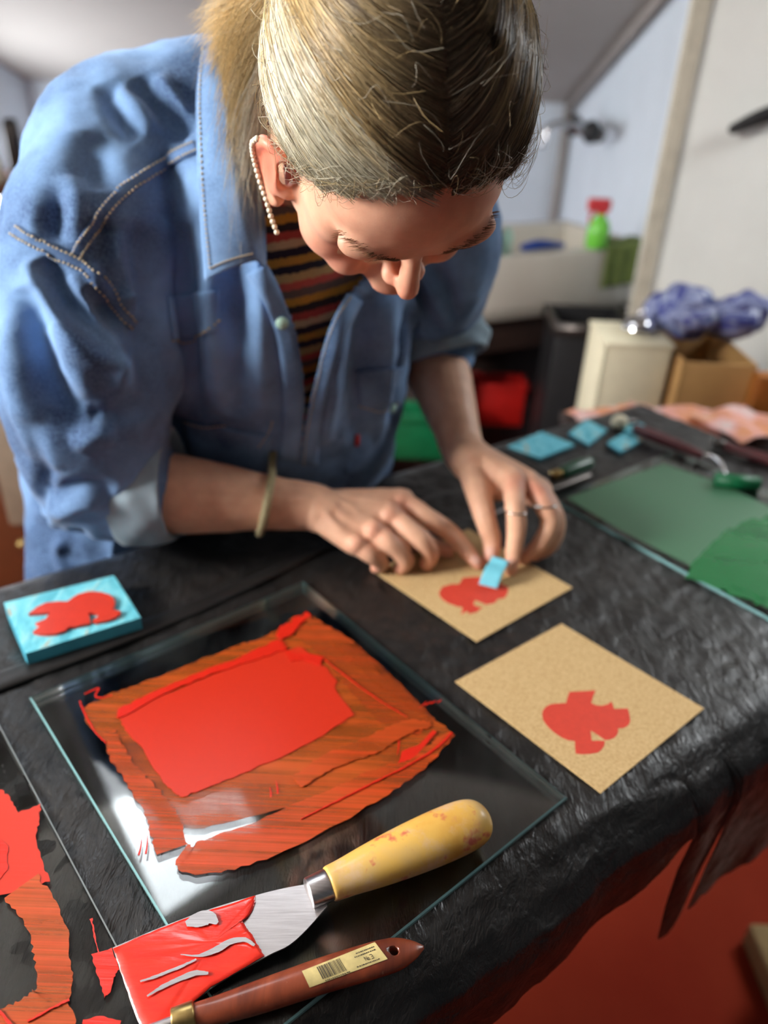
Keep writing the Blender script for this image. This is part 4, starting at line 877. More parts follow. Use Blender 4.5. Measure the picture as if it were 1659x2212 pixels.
# neck, chest
sk0 = hp(0, -.030, -.060); g.chain([hp(0, -.012, -.035), sk0, (sk0+K['nk'])/2+c2w((.008, -.006, 0)), K['nk'], K['nk']*.8+K['waist']*.2], [.055, .056, .054, .058, .066], 20, seg=28)
ch = lambda t: K['nk']*(1-t)+K['waist']*t
g.chain([ch(.12), ch(.4), ch(.7), ch(1.0)], [.066, .088, .095, .095], 18, seg=24)
for k in ('shR', 'shL'): g.chain([ch(.18), (ch(.18)+K[k])/2+FWD*.02, K[k]+FWD*.012], [.06, .05, .046], 10)
# arms
wrR = atz(668, 1094, TZ+.058); wrL = atz(1000, 972, TZ+.075)
g.chain([K['shR'], K['shR']*.5+K['elR']*.5, K['elR']], [.044, .040, .034], 14)
fa = K['elR']; g.chain([fa, fa*.68+wrR*.32, fa*.42+wrR*.58, fa*.2+wrR*.8, wrR, atz(700, 1104, TZ+.056)], [.034, .043, .0375, .030, .0265, .0255], 26, seg=22, ref=(0, 0, 1), ratio=1.0)
g.chain([K['shL'], K['shL']*.5+K['elL']*.5, K['elL']], [.05, .046, .040], 14)
fa = K['elL']; g.chain([fa, fa*.7+wrL*.3, fa*.42+wrL*.58, fa*.2+wrL*.8, wrL, atz(1022, 998, TZ+.076)], [.040, .041, .0355, .0295, .0265, .0260], 26, seg=22)
# right hand: (px, py, height) joints
nails = []
def digit(pts, rad, nail=True, nrot=None):
    P = [atz(x, y, TZ+h) for x, y, h in pts]; g.chain(P, rad, 5*len(P), seg=14); nails.append((P[-2], P[-1], rad[-1], nail))
R_mcp = [(868, 1082, .060), (843, 1112, .058), (808, 1146, .050), (770, 1176, .040)]
for (x, y, h), ri, rj in zip(R_mcp, (.0150, .0145, .0140, .0130), (.0122, .0122, .0116, .0106)):
    w0 = wrR*.72+atz(x, y, TZ+h)*.28; g.chain([wrR*.95+w0*.05-A_([0, 0, .002]), w0, atz(x, y, TZ+h-.003)], [.019, .0175, ri], 12)
    g.ell(atz(x, y, TZ+h+.001), (rj, rj, rj))
g.ell((wrR+atz(800, 1120, TZ+.046))/2, (.035, .03, .016), np.stack([nrm(atz(820, 1110, TZ+.05)-wrR), nrm(atz(868, 1082, TZ+.05)-atz(770, 1176, TZ+.04)), A_([0, 0, 1.])]))
digit([(868, 1082, .059), (925, 1120, .050), (972, 1150, .034), (1010, 1192, .018), (1033, 1219, .0088)], [.0128, .0112, .0104, .0090, .0066])
digit([(843, 1112, .056), (880, 1142, .050), (912, 1168, .041), (930, 1196, .024), (922, 1218, .011)], [.0126, .0116, .0112, .0098, .0082], False)
digit([(808, 1146, .048), (838, 1170, .043), (862, 1190, .033), (876, 1212, .020), (866, 1226, .010)], [.0120, .0110, .0106, .0094, .0080], False)
digit([(770, 1176, .038), (795, 1194, .033), (814, 1206, .025), (824, 1218, .016), (812, 1226, .0085)], [.0110, .0100, .0095, .0084, .0070], False)
digit([(715, 1125, .046), (800, 1140, .028), (870, 1160, .020), (930, 1178, .013), (968, 1192, .0095)], [.017, .0155, .0125, .0105, .0080], False)
# left hand
L_mcp = [(1110, 1038, .082), (1142, 1042, .078), (1168, 1060, .070), (1180, 1086, .058)]
for (x, y, h), ri, rj in zip(L_mcp, (.0150, .0145, .0140, .0130), (.0124, .0124, .0116, .0106)):
    w0 = wrL*.72+atz(x, y, TZ+h)*.28; g.chain([wrL, w0, atz(x, y, TZ+h-.003)], [.020, .0180, ri], 12); g.ell(atz(x, y, TZ+h), (rj, rj, rj))
g.ell((wrL+atz(1120, 1050, TZ+.066))/2, (.034, .030, .018), np.stack([nrm(atz(1130, 1045, TZ+.07)-wrL), nrm(atz(1110, 1038, TZ+.08)-atz(1180, 1086, TZ+.058)), nrm(np.cross(atz(1130, 1045, TZ+.07)-wrL, atz(1110, 1038, TZ+.08)-atz(1180, 1086, TZ+.058)))]))
digit([(1110, 1038, .080), (1112, 1086, .072), (1116, 1135, .052), (1110, 1190, .026), (1104, 1232, .0085)], [.0130, .0116, .0108, .0094, .0068])
digit([(1142, 1042, .076), (1172, 1086, .068), (1188, 1128, .050), (1164, 1178, .026), (1132, 1206, .0105)], [.0126, .0116, .0108, .0094, .0076], False)
digit([(1168, 1060, .068), (1192, 1100, .058), (1203, 1136, .042), (1184, 1178, .022), (1156, 1200, .0105)], [.0118, .0108, .0102, .0090, .0074], False)
digit([(1180, 1086, .056), (1196, 1120, .046), (1203, 1148, .032), (1192, 1178, .018), (1174, 1196, .0095)], [.0106, .0096, .0090, .0080, .0066], False)
digit([(1018, 1010, .070), (1034, 1062, .064), (1048, 1120, .048), (1062, 1168, .026), (1058, 1208, .0105)], [.0175, .0155, .0122, .0108, .0078])
g.chain([wrL, atz(1040, 1030, TZ+.066), atz(1075, 1062, TZ+.060)], [.020, .018, .012], 10)
skin = remesh(g, .0019, 5, .5)
# face and hand modelling on the remeshed surface
V = getv(skin); Lc = loc(V); ed = np.empty(len(skin.edges)*2, np.int32); skin.edges.foreach_get('vertices', ed); ed = ed.reshape(-1, 2)
msk = np.clip((Lc[:, 1]-.02)/.02, 0, 1)*(np.linalg.norm(Lc, axis=1) < .16)*(1-np.exp(-((Lc[:, 0]/.016)**2+((Lc[:, 2]+.035)/.034)**2)**2))*(1-.8*np.exp(-((Lc[:, 0]/.024)**2+((Lc[:, 2]+.074)/.012)**2)))
deg = np.bincount(ed.ravel(), minlength=len(V))[:, None]+1e-9
for _ in range(26):                                      # soften the face, keep nose and lips
    acc = np.stack([np.bincount(ed[:, 0], V[ed[:, 1], k], len(V))+np.bincount(ed[:, 1], V[ed[:, 0], k], len(V)) for k in range(3)], 1); V = V+(acc/deg-V)*.5*msk[:, None]
setv(skin, V); N = getn(skin); Lc = loc(V); face = np.linalg.norm(Lc, axis=1) < .17
def press(c, s, h):
    global V
    d = (Lc-A_(c))/A_(s); V = V+N*(h*np.exp(-(d*d).sum(1))*face)[:, None]
for s in (-1, 1):
    press((s*.030, .088, -.003), (.020, .02, .0055), -.0032); press((s*.016, .088, -.012), (.007, .02, .010), -.0040)
    press((s*.031, .088, -.0165), (.015, .02, .0020), -.0012); press((s*.024, .094, -.052), (.004, .02, .012), -.0022)
    press((s*.0060, .099, -.051), (.0036, .007, .0032), -.0034); press((s*.026, .090, -.074), (.004, .02, .004), -.002)
    press((s*.072, .022, -.024), (.03, .008, .014), -.003); press((s*.034, .09, .012), (.02, .03, .006), .0012)
press((0, .10, -.0752), (.022, .03, .0016), -.0028); press((0, .096, -.060), (.0035, .02, .006), -.0015); press((0, .09, -.088), (.02, .02, .004), -.003)
setv(skin, V)
# creases, tendons and knuckles
kn = []
for mc in R_mcp: a = atz(*mc[:2], TZ+mc[2]+.012); kn.append(([wrR+A_([0, 0, .022]), (wrR+a)/2+A_([0, 0, .006]), a], .0045, .0016))
for mc in L_mcp: a = atz(*mc[:2], TZ+mc[2]+.010); kn.append(([wrL+A_([.01, -.012, .018]), (wrL+a)/2+A_([0, -.004, .008]), a], .0045, .0014))
kn.append(([cam(636, 1062, .80), cam(645, 1085, .795), cam(648, 1098, .80)], .010, .0022))
folds(skin, kn)
V = getv(skin); N = getn(skin); setv(skin, V+N*(nz(V, 60)*.0006)[:, None])
# skin colour: warmer on ears (partly painted glow), nose, lips, knuckles and finger tips
V = getv(skin); Lc = loc(V); base = A_(srgb(222, 178, 150)[:3]); Cc = np.tile(base, (len(V), 1))
def tint(c, mask): 
    global Cc
    Cc = Cc*(1-mask[:, None])+A_(srgb(*c)[:3])*mask[:, None]
def hb(c, s): d = (Lc-A_(c))/A_(s); return np.exp(-(d*d).sum(1))
near = (np.linalg.norm(Lc, axis=1) < .2)
tint((196, 130, 108), .45*near*hb((0, .06, .02), (.09, .05, .06)))
tint((206, 118, 102), .55*near*np.maximum(hb((.045, .07, -.045), (.025, .03, .022)), hb((-.045, .07, -.045), (.025, .03, .022))))
tint((212, 120, 100), .6*near*hb((0, .104, -.042), (.016, .016, .016)))
tint((176, 84, 80), .75*near*hb((0, .098, -.075), (.022, .014, .008)))
for s in (-1, 1): tint((214, 92, 70), .8*near*hb((s*.084, .012, -.028), (.013, .022, .036)))  # ear flush plus the red glow of light through it, as colour
for s in (-1, 1): tint((176, 112, 98), .45*near*hb((s*.031, .088, -.010), (.018, .012, .008)))
kp = [atz(x, y, TZ+h+.01) for x, y, h in R_mcp+L_mcp]
for p in kp: tint((206, 126, 106), .5*np.exp(-(np.linalg.norm(V-p, axis=1)/.013)**2))
for a, b, r_, n_ in nails: tint((210, 128, 110), .45*np.exp(-(np.linalg.norm(V-b, axis=1)/.014)**2))
setcol(skin, Cc)
body = pp(link('body', skin, 'skin'))
BVB = BVHTree.FromPolygons([tuple(v) for v in V], [tuple(p.vertices) for p in skin.polygons])
def onbody(px, py, off=0, bv=None):
    d = nrm(ray(px, py)); h = (bv or BVB).ray_cast(Vector(O), Vector(d))
    return (A_(h[0])+A_(h[1])*off, A_(h[1])) if h[0] is not None else (None, None)
# finger nails that face the viewer
for px, py, w, l, dx, dy in ((1027, 1210, .0050, .0062, 22, 26), (1101, 1220, .0052, .0064, -4, 38), (1060, 1192, .0052, .0066, -2, 38)):
    p, n = onbody(px, py, .0004)
    if p is None: continue
    q, _ = onbody(px-dx*.4, py-dy*.4, .0004); ax_ = nrm(p-q); sd_ = nrm(np.cross(n, ax_)); n2 = np.cross(ax_, sd_)
    gg = Geo(); gg.ell(p-n*.0006, (w, l, .0016), np.stack([sd_, ax_, n2]), 16, 8); gg.build('fingernail', 'nail', body)
# ---- bracelet and rings
br = []
bc = cam(574, 1076, .803); axb = nrm(wrR-K['elR']); u_ = nrm(np.cross(axb, (0, 0, 1))); v_ = np.cross(u_, axb)
bc = K['elR'] + axb*((bc-K['elR'])@axb)
P = []
for i in range(41):
    th = 2*math.pi*i/40; d = u_*math.cos(th)+v_*math.sin(th); h = BVB.ray_cast(Vector(bc+d*.12), Vector(-d)); 
    P.append(A_(h[0])+d*.0042+axb*.004*math.sin(th) if h[0] is not None else bc+d*.036)
gb = Geo(); gb.tube(P, .0044, 12, caps=False); pp(gb.build('bracelet', 'bangle'))
def ring(px, py, ax_to, name, stone=False):
    p, n = onbody(px, py, 0)
    if p is None: return
    q = ax_to; a = nrm(q-p); c = p-n*.0105; e1 = nrm(n-a*(n@a)); e2 = np.cross(a, e1); P = []
    for i in range(33):
        th = 2*math.pi*i/32; d = e1*math.cos(th)+e2*math.sin(th); h = BVB.ray_cast(Vector(c+d*.016), Vector(-d)); P.append((A_(h[0]) if h[0] is not None and np.linalg.norm(A_(h[0])-c) < .0155 else c+d*.011)+d*.0004)
    gg = Geo(); gg.tube(P, .0011, 8, caps=False); o = pp(gg.build(name, 'silver'))
    if stone: gg = Geo(); gg.ell(p+n*.002, (.0036, .0036, .0028), nu=12, nv=8); [gg.ell(p+n*.0012+e2*s*.0042, (.0022, .0022, .0018), nu=10, nv=6) for s in (-1, 1)]; gg.build('stone', 'silver', o)
ring(1118, 1102, atz(1110, 1190, TZ+.026), 'ring'); ring(1163, 1094, atz(1164, 1178, TZ+.026), 'ring', True)
# ---- striped sweater
g = Geo()
g.chain([K['nk']*1.0, ch(.10), ch(.25), ch(.55), ch(1.0)], [.070, .088, .112, .118, .115], 22, seg=36)
sw = remesh(g, .006, 6); V = getv(sw); pr = proj(V)
setv(sw, V+getn(sw)*(nz(V, 30)*.002)[:, None])
pp(link('sweater', sw, 'knit'))
# ---- denim shirt: torso, sleeves and hanging back panel as one garment
g = Geo()
S_ = nrm(K['shL']-K['shR'])
g.chain([ch(.10), ch(.3), ch(.55), ch(.8), ch(1.12)], [.118, .150, .158, .160, .165], 24, seg=44, ref=S_, ratio=[.92]*24)
g.chain([cam(212, 455, .715), cam(262, 345, .735), cam(420, 282, .755), cam(560, 270, .765), cam(760, 330, .80), K['shL']], [.075, .080, .078, .076, .078, .072], 26, seg=30)
g.chain([cam(208, 450, .71), cam(172, 620, .725), cam(190, 800, .745), cam(200, 940, .775), cam(215, 1030, .80), cam(285, 1048, .806)], [.076, .080, .083, .077, .066, .058], 30, seg=34)
g.chain([cam(170, 1000, .79), cam(170, 1085, .81), cam(240, 1075, .812)], [.062, .030, .030], 12, seg=24)
g.chain([K['shL'], cam(945, 560, .90), cam(935, 680, .99), cam(945, 745, 1.01)], [.074, .072, .062, .055], 20, seg=30)
g.chain([cam(330, 400, .815), cam(250, 560, .85), cam(190, 800, .88), cam(205, 1050, .92), cam(215, 1330, .97)], [.11, .105, .092, .085, .088], 26, seg=30, ref=RIGHT, ratio=[.62]*26)
g.chain([cam(300, 620, .86), cam(330, 900, .93), cam(360, 1250, 1.0)], [.10, .10, .10], 16, seg=26)
sh = remesh(g, .0042, 9, .5)
fl = []
def F(px, w, h): fl.append(([cam(x, y, d) for x, y, d in px], w, h))
def SF(pts, w, h):                                       # fold laid along the visible cloth
    P = []
    for x, y in pts:
        p, n = onbody(x, y, 0, BVT)
        if p is not None: P.append(p)
    if len(P) > 1: fl.append((P, w, h))
def bvh_of(me): return BVHTree.FromPolygons([tuple(v) for v in getv(me)], [tuple(p.vertices) for p in me.polygons])
BVT = bvh_of(sh)
# shoulder and yoke folds
SF([(225, 180), (262, 250), (300, 300)], .010, -.0075); SF([(250, 190), (310, 250), (330, 285)], .010, .005)
SF([(290, 170), (345, 225), (405, 300)], .010, -.0075); SF([(330, 165), (385, 225), (415, 270)], .009, .005)
SF([(190, 290), (205, 350), (225, 410)], .018, -.008); SF([(130, 400), (120, 470), (120, 520)], .014, -.007); SF([(160, 380), (160, 450), (150, 520)], .010, .005)
SF([(90, 430), (80, 480), (75, 520)], .010, .004)
# sleeve folds running down from the armhole
SF([(60, 560), (110, 660), (190, 760), (270, 800)], .011, .0095); SF([(90, 560), (150, 660), (240, 740)], .010, -.009)
SF([(150, 590), (200, 680), (265, 760), (262, 850)], .010, .0085); SF([(190, 620), (245, 700), (290, 770)], .010, -.008)
SF([(60, 620), (90, 760), (150, 880), (200, 930)], .016, -.010); SF([(110, 700), (160, 800), (195, 860)], .012, .006)
SF([(30, 640), (40, 800), (80, 960), (120, 1020)], .016, .006); SF([(190, 900), (240, 900), (320, 860)], .012, -.006); SF([(160, 960), (210, 935), (250, 940)], .010, .006)
SF([(210, 560), (215, 620), (230, 660)], .008, .006); SF([(235, 500), (262, 600), (310, 690)], .009, .008); SF([(215, 470), (240, 570), (270, 640)], .009, -.008)
# front of the shirt
for x0, x1, h, w in ((300, 330, -.007, .012), (345, 385, .006, .012), (400, 430, -.007, .012), (450, 480, .006, .013), (500, 520, -.006, .010), (560, 570, .005, .01)): SF([(x0, 480), (x0+5, 620), ((x0+x1)/2, 760), (x1, 900)], w, h)
for x0, x1, h, w in ((740, 700, .006, .010), (790, 770, -.007, .012), (840, 820, .006, .012), (880, 850, -.006, .01)): SF([(x0, 640), ((x0+x1)/2, 780), (x1, 960)], w, h)
SF([(880, 560), (930, 620), (960, 700)], .010, .007); SF([(910, 560), (965, 620), (985, 690)], .009, -.007); SF([(860, 620), (900, 690), (950, 730)], .009, .006)
SF([(70, 900), (90, 1050), (95, 1200)], .010, -.006); SF([(110, 1120), (130, 1180), (140, 1240)], .008, .006); SF([(170, 1140), (180, 1240)], .008, -.006)
SF([(80, 1115), (150, 1092), (260, 1110)], .010, .007); SF([(100, 1080), (180, 1050), (250, 1060)], .010, -.006)
folds(sh, fl)
V = getv(sh); N = getn(sh); setv(sh, V+N*(nz(V, 16)*.0045+nz(V, 42)*.0020+nz(V, 130)*.0006)[:, None])
V = getv(sh); vv = (V-C0)@NV; low = (V[:, 2] < TZ+.004)&(vv < DEPTH+.052)&(vv > -.1); V = V+NV*(np.where(low, DEPTH+.052-vv, 0))[:, None]; setv(sh, V)
BVT = bvh_of(sh)
# open the front: cloth between the two front edges is cut away over the sweater
VP = [(470, 60), (500, 190), (522, 330), (545, 470), (566, 575), (606, 625), (640, 700), (655, 790), (662, 870), (652, 980), (664, 985), (676, 870), (700, 760), (735, 680), (765, 620), (820, 560), (860, 480), (900, 380), (860, 100), (700, 30)]
def inpoly(P, poly):
    x, y = P[:, 0], P[:, 1]; r = np.zeros(len(P), bool); n = len(poly); j = n-1
    for i in range(n):
        xi, yi = poly[i]; xj, yj = poly[j]; c = ((yi > y) != (yj > y)) & (x < (xj-xi)*(y-yi)/(yj-yi+1e-9)+xi); r ^= c; j = i
    return r
V = getv(sh); N = getn(sh); pr = proj(V); frontside = ((V-O)*N).sum(1) < .02
axis_d = np.interp(((K['nk']-V)@nrm(K['nk']-K['waist'])), [0, .44], [.74, 1.04]); kill = inpoly(pr[:, :2], VP) & frontside & (pr[:, 2] < axis_d)
bm = bmesh.new(); bm.from_mesh(sh); bm.verts.ensure_lookup_table(); bmesh.ops.delete(bm, geom=[bm.verts[i] for i in np.nonzero(kill)[0]], context='VERTS')
big_ = max(bmesh.ops.find_doubles and [1], default=1); bm.to_mesh(sh); bm.free()
shirt = pp(link('shirt', sh, 'denim')); q = shirt.modifiers.new('s', 'SOLIDIFY'); q.thickness = .0018; q.offset = -1
def on(px, py, off): 
    p, n = onbody(px, py, off, BVT); return p
def strip(name, pts, w, off, mat, parent, n=40, nx=4, thick=.0012, cross=.0004):
    """cloth strip laid along the shirt: centre line in pixels, width in pixels"""
    Q = spline(pts, n); T = np.gradient(Q, axis=0); T /= np.linalg.norm(T, axis=1)[:, None]; N_ = np.stack([-T[:, 1], T[:, 0]], 1); ww = np.broadcast_to(w, (n,)) if np.isscalar(w) else np.interp(np.linspace(0, 1, n), np.linspace(0, 1, len(w)), w)
    rows = []
    for i in range(n):
        row = [on(*(Q[i]+N_[i]*ww[i]*s), off+cross*(1-4*s*s)) for s in np.linspace(-.5, .5, nx)]
        if all(p is not None for p in row): rows.append(row)
    R_ = A_(rows)
    for _ in range(2): R_[1:-1] = (R_[:-2]+2*R_[1:-1]+R_[2:])/4
    return Geo().grid(R_).build(name, mat, parent, solid=thick)
def stitches(name, pts, off, parent, n, w=.0009):
    gg = Geo(); Q = spline(pts, n*2)
    for i in range(n):
        a, b = on(*Q[2*i], off), on(*Q[min(2*i+1, 2*n-1)], off)
        if a is not None and b is not None and np.linalg.norm(a-b) < .02: gg.tube([a, b], w, 5, round_=False)
    if gg.v: o = gg.build(name, 'thread', parent); o['kind'] = 'stuff'
yk = [(428, 318), (370, 345), (300, 388), (235, 445), (190, 505), (165, 555)]
ys = strip('yoke_seam', yk, 26, .0018, 'denim_dark', shirt, thick=.002)
stitches('stitching', [(x-8, y-7) for x, y in yk], .0034, ys, 44); stitches('stitching', [(x+7, y+7) for x, y in yk], .0034, ys, 44)
ah = [(34, 498), (70, 520), (120, 545), (170, 570), (215, 610), (255, 660), (285, 705)]
as_ = strip('armhole_seam', ah, [28, 28, 28, 26, 24, 20], .0018, 'denim_dark', shirt, thick=.002)
stitches('stitching', [(x+6, y-8) for x, y in ah], .0034, as_, 34); stitches('stitching', [(x-6, y+8) for x, y in ah], .0034, as_, 34)
# front edges with placket
pl = [(572, 580), (604, 640), (632, 720), (646, 800), (650, 880), (640, 990)]
ps_ = strip('placket', [(x-16, y+2) for x, y in pl], 44, .0022, 'denim', shirt, thick=.002)
pr_ = [(752, 640), (722, 700), (696, 780), (676, 860), (662, 930), (654, 1000)]
p2 = strip('placket', [(x+12, y) for x, y in pr_], 36, .0022, 'denim', shirt, thick=.002); stitches('stitching', pr_, .0038, p2, 50, .0008)
for x, y in ((608, 694),):
    p, n = onbody(x, y, .0045, BVT); gg = Geo(); e = nrm(np.cross(n, (0, 0, 1))); gg.ell(p, (.0062, .0062, .0026), np.stack([e, np.cross(n, e), n]), 18, 8); gg.build('snap_button', 'mint', ps_)['label'] = 'pearly snap button'
# pockets with flaps
def patchq(name, quad, off, mat, parent, th=.0016, n=14):
    a, b, c, d = [A_(q, float) for q in quad]; rows = []
    for t in np.linspace(0, 1, n):
        row = [on(*((a*(1-s)+b*s)*(1-t)+(d*(1-s)+c*s)*t), off) for s in np.linspace(0, 1, n)]
        if all(p is not None for p in row): rows.append(row)
    R_ = A_(rows)
    for _ in range(2): R_[1:-1] = (R_[:-2]+2*R_[1:-1]+R_[2:])/4
    return Geo().grid(R_).build(name, mat, parent, solid=th)
po = patchq('pocket', [(395, 905), (590, 940), (565, 1030), (420, 1020)], .0022, 'denim', shirt); stitches('stitching', [(398, 905), (440, 918), (490, 915)], .0042, po, 12, .0008); stitches('stitching', [(560, 960), (580, 930), (588, 905)], .0042, po, 8, .0008)
po = patchq('pocket_flap', [(360, 640), (470, 625), (470, 715), (372, 735)], .0020, 'denim', shirt); stitches('stitching', [(368, 735), (420, 735), (470, 690)], .0040, po, 14)
po = patchq('pocket_flap', [(770, 800), (868, 790), (860, 868), (778, 880)], .0022, 'denim', shirt); stitches('stitching', [(775, 872), (820, 884), (858, 866)], .0042, po, 14, .0008)
p, n = onbody(842, 880, .005, BVT)
if p is not None: gg = Geo(); e = nrm(np.cross(n, (0, 0, 1))); gg.ell(p, (.006, .006, .0026), np.stack([e, np.cross(n, e), n]), 18, 8); gg.build('snap_button', 'mint', po)
p, n = onbody(770, 950, .002, BVT)
if p is not None: gg = Geo(); e = nrm(np.cross(n, (0, 0, 1))); gg.box(p, (.005, .014, .002), e, np.cross(n, e), n); gg.build('fabric_tab', 'red_box', shirt)['label'] = 'tiny red fabric tab'
# ---- collar: a leaf each side, turned over at the fold line
def leaf(name, outer, fold, stand, parent=shirt):
    n = 30; A1, A2, A3 = (spline([cam(*q) for q in L], n) for L in (outer, fold, stand)); rows = []
    for i in range(n):
        o_, f_, s_ = A1[i], A2[i], A3[i]; out = c2w((-.2, .2, .9)); row = [o_*(1-t)+f_*t+out*.0035*math.sin(math.pi*t) for t in np.linspace(0, .96, 9)]; row += [f_-out*.003]; row += [f_*(1-t)+s_*t-out*.006 for t in np.linspace(.12, 1, 6)]; rows.append(row)
    return Geo().grid(rows).build(name, 'denim', parent, solid=.0022, sub=1)
co_o = [(436, 112, .672), (424, 200, .655), (424, 300, .640), (428, 420, .640), (434, 520, .650), (441, 610, .662)]
co_f = [(470, 112, .668), (494, 215, .640), (506, 320, .628), (520, 420, .632), (538, 500, .645), (556, 562, .660)]
co_s = [(520, 120, .70), (545, 240, .690), (560, 350, .685), (566, 440, .685), (570, 520, .690), (570, 575, .69)]
cl_ = leaf('collar', co_o, co_f, co_s)
def thr(name, L, off, n, parent):
    gg = Geo(); Q = spline([cam(x, y, d-off) for x, y, d in L], n*2)
    for i in range(n): gg.tube([Q[2*i], Q[2*i+1]], .0006, 5, round_=False)
    gg.build(name, 'thread', parent)['kind'] = 'stuff'
def leaf_pt(i_, t_): i_ = int(i_); return CA[i_]*(1-t_)+CF[i_]*t_+c2w((-.2, .2, .9))*(.0035*math.sin(math.pi*t_)+.0022)
CA, CF = spline([cam(*q) for q in co_o], 96), spline([cam(*q) for q in co_f], 96)
gg = Geo()
for i in range(0, 92, 2): gg.tube([leaf_pt(i, .16), leaf_pt(i+1.2, .16)], .0007, 5, round_=False)
for t_ in np.arange(.16, .95, .055): gg.tube([leaf_pt(91, t_), leaf_pt(91, t_+.034)], .0007, 5, round_=False)
gg.build('stitching', 'thread', cl_)['kind'] = 'stuff'
leaf('collar', [(800, 690, .80), (760, 665, .785), (730, 640, .78)], [(850, 560, .775), (800, 580, .765), (760, 600, .765)], [(850, 560, .80), (800, 590, .79), (770, 620, .79)])
# ---- rolled cuffs
def cuff(name, a, b, r0, r1, dirv, n=16, seg=44, seed=1):
    a, b = A_(a), A_(b); ax_ = nrm(b-a); e1 = nrm(np.cross(ax_, (0, .3, 1))); e2 = np.cross(ax_, e1); rows = []
    for j, t in enumerate(np.linspace(0, 1, n)):
        row = []
        for i in range(seg):
            th = 2*math.pi*i/seg; d = e1*math.cos(th)+e2*math.sin(th); r_ = r0*(1-t)+r1*t+.004*math.sin(math.pi*t)+.0045*noise.noise(Vector((math.cos(th)*2.2+seed, math.sin(th)*2.2, t*2.2)))+.0022*noise.noise(Vector((math.cos(th)*6, math.sin(th)*6+seed, t*3)))
            row.append(a+ax_*(np.linalg.norm(b-a)*t)+d*r_+dirv*math.cos(th)*t*.0)
        rows.append(row)
    rows.append([p-(p-b)*.10 - ax_*.004 for p in A_(rows[-1])]); rows.append([p-(p-b)*.12-ax_*.02 for p in A_(rows[-1])])
    return Geo().grid(rows, close=True).build(name, 'cuff', shirt, solid=.002, sub=1)
cuff('cuff', cam(268, 1046, .806), cam(378, 1046, .806), .062, .0575, UP, seed=3)
cuff('cuff', cam(938, 715, 1.0), cam(955, 778, 1.0), .066, .060, UP, seed=8)
# ------------------------------------------------------------------ hair
CEN = A_([0, -.008, .020]); RAD = A_([.0765, .0975, .0895])
PON = nrm([-.30, -.86, -.22])                           # where the pony tail is tied, at the back of the head
DARK, BLOND, SILV, GOLD = (A_(srgb(*c)[:3]) for c in ((74, 60, 50), (188, 164, 118), (214, 207, 184), (200, 172, 120)))
def epos(d, lift): return hp(*(CEN+d*RAD*(1+lift)))
sv, sf, scol = [], [], []
def strand(P, r0, C):
    """three-sided tapered hair; P n x 3, C n x 3"""
    global sv
    n = len(P); T = np.gradient(P, axis=0); T /= np.linalg.norm(T, axis=1)[:, None]+1e-12; a = np.cross(T, [.31, .52, .79]); a /= np.linalg.norm(a, axis=1)[:, None]+1e-9; b = np.cross(T, a)
    r = r0*np.interp(np.linspace(0, 1, n), [0, .1, .8, 1], [.7, 1, 1, .35])[:, None]; R_ = [P+r*(a*math.cos(t)+b*math.sin(t)) for t in (0, 2.094, 4.189)]
    base = sum(len(x) for x in sv); sv.append(np.stack(R_, 1).reshape(-1, 3)); scol.append(np.repeat(C, 3, axis=0))
    i = np.arange(n-1)[:, None]*3+base; q = [np.hstack([i+k, i+(k+1) % 3, i+3+(k+1) % 3, i+3+k]) for k in range(3)]; sf.append(np.concatenate(q))
# hairline on the unit sphere of the head: half angle profile; side s=-1 is her right
def root_dir(s, kind):
    if kind == 0:                                        # along the parting
        f = rng.uniform(-.55, .80); l = s*abs(rng.normal(.012, .022)); u = math.sqrt(max(.02, 1-f*f)); return nrm([l, f, u])
    if kind == 1:                                        # along the front hairline, down to the temple
        t = rng.uniform(0, 1)**.9; L_ = np.interp(t, [0, .3, .6, .85, 1], [.02, .42, .74, .93, .97]); F_ = np.interp(t, [0, .3, .6, .85, 1], [.80, .76, .58, .24, -.1]); U_ = np.interp(t, [0, .3, .6, .85, 1], [.58, .50, .16, -.10, -.02])
        return nrm(A_([s*L_, F_+rng.normal(-.03, .02), U_+rng.normal(.02, .03)]))
    th = rng.uniform(.05, 1.5); f = rng.uniform(-.6, .62); return nrm([s*math.sin(th)*.9, f, math.cos(th)])
def path(d0, s, n, wob=0):
    c = nrm(A_([s*(.62+.5*abs(d0[0])), .30*d0[1]-.12+.25*max(0, .4-d0[2]), .30+.35*d0[2]]))
    w = min(1, max(0, (.45-d0[2])/.5)); c = nrm(c*(1-w)+A_([s*.98, .08, .10])*w)
    t = np.linspace(0, 1, n)[:, None]; D = (1-t)**2*d0+2*t*(1-t)*c*1.05+t*t*PON; return D/np.linalg.norm(D, axis=1)[:, None]
NL, NS, NP = 680, 24, 14
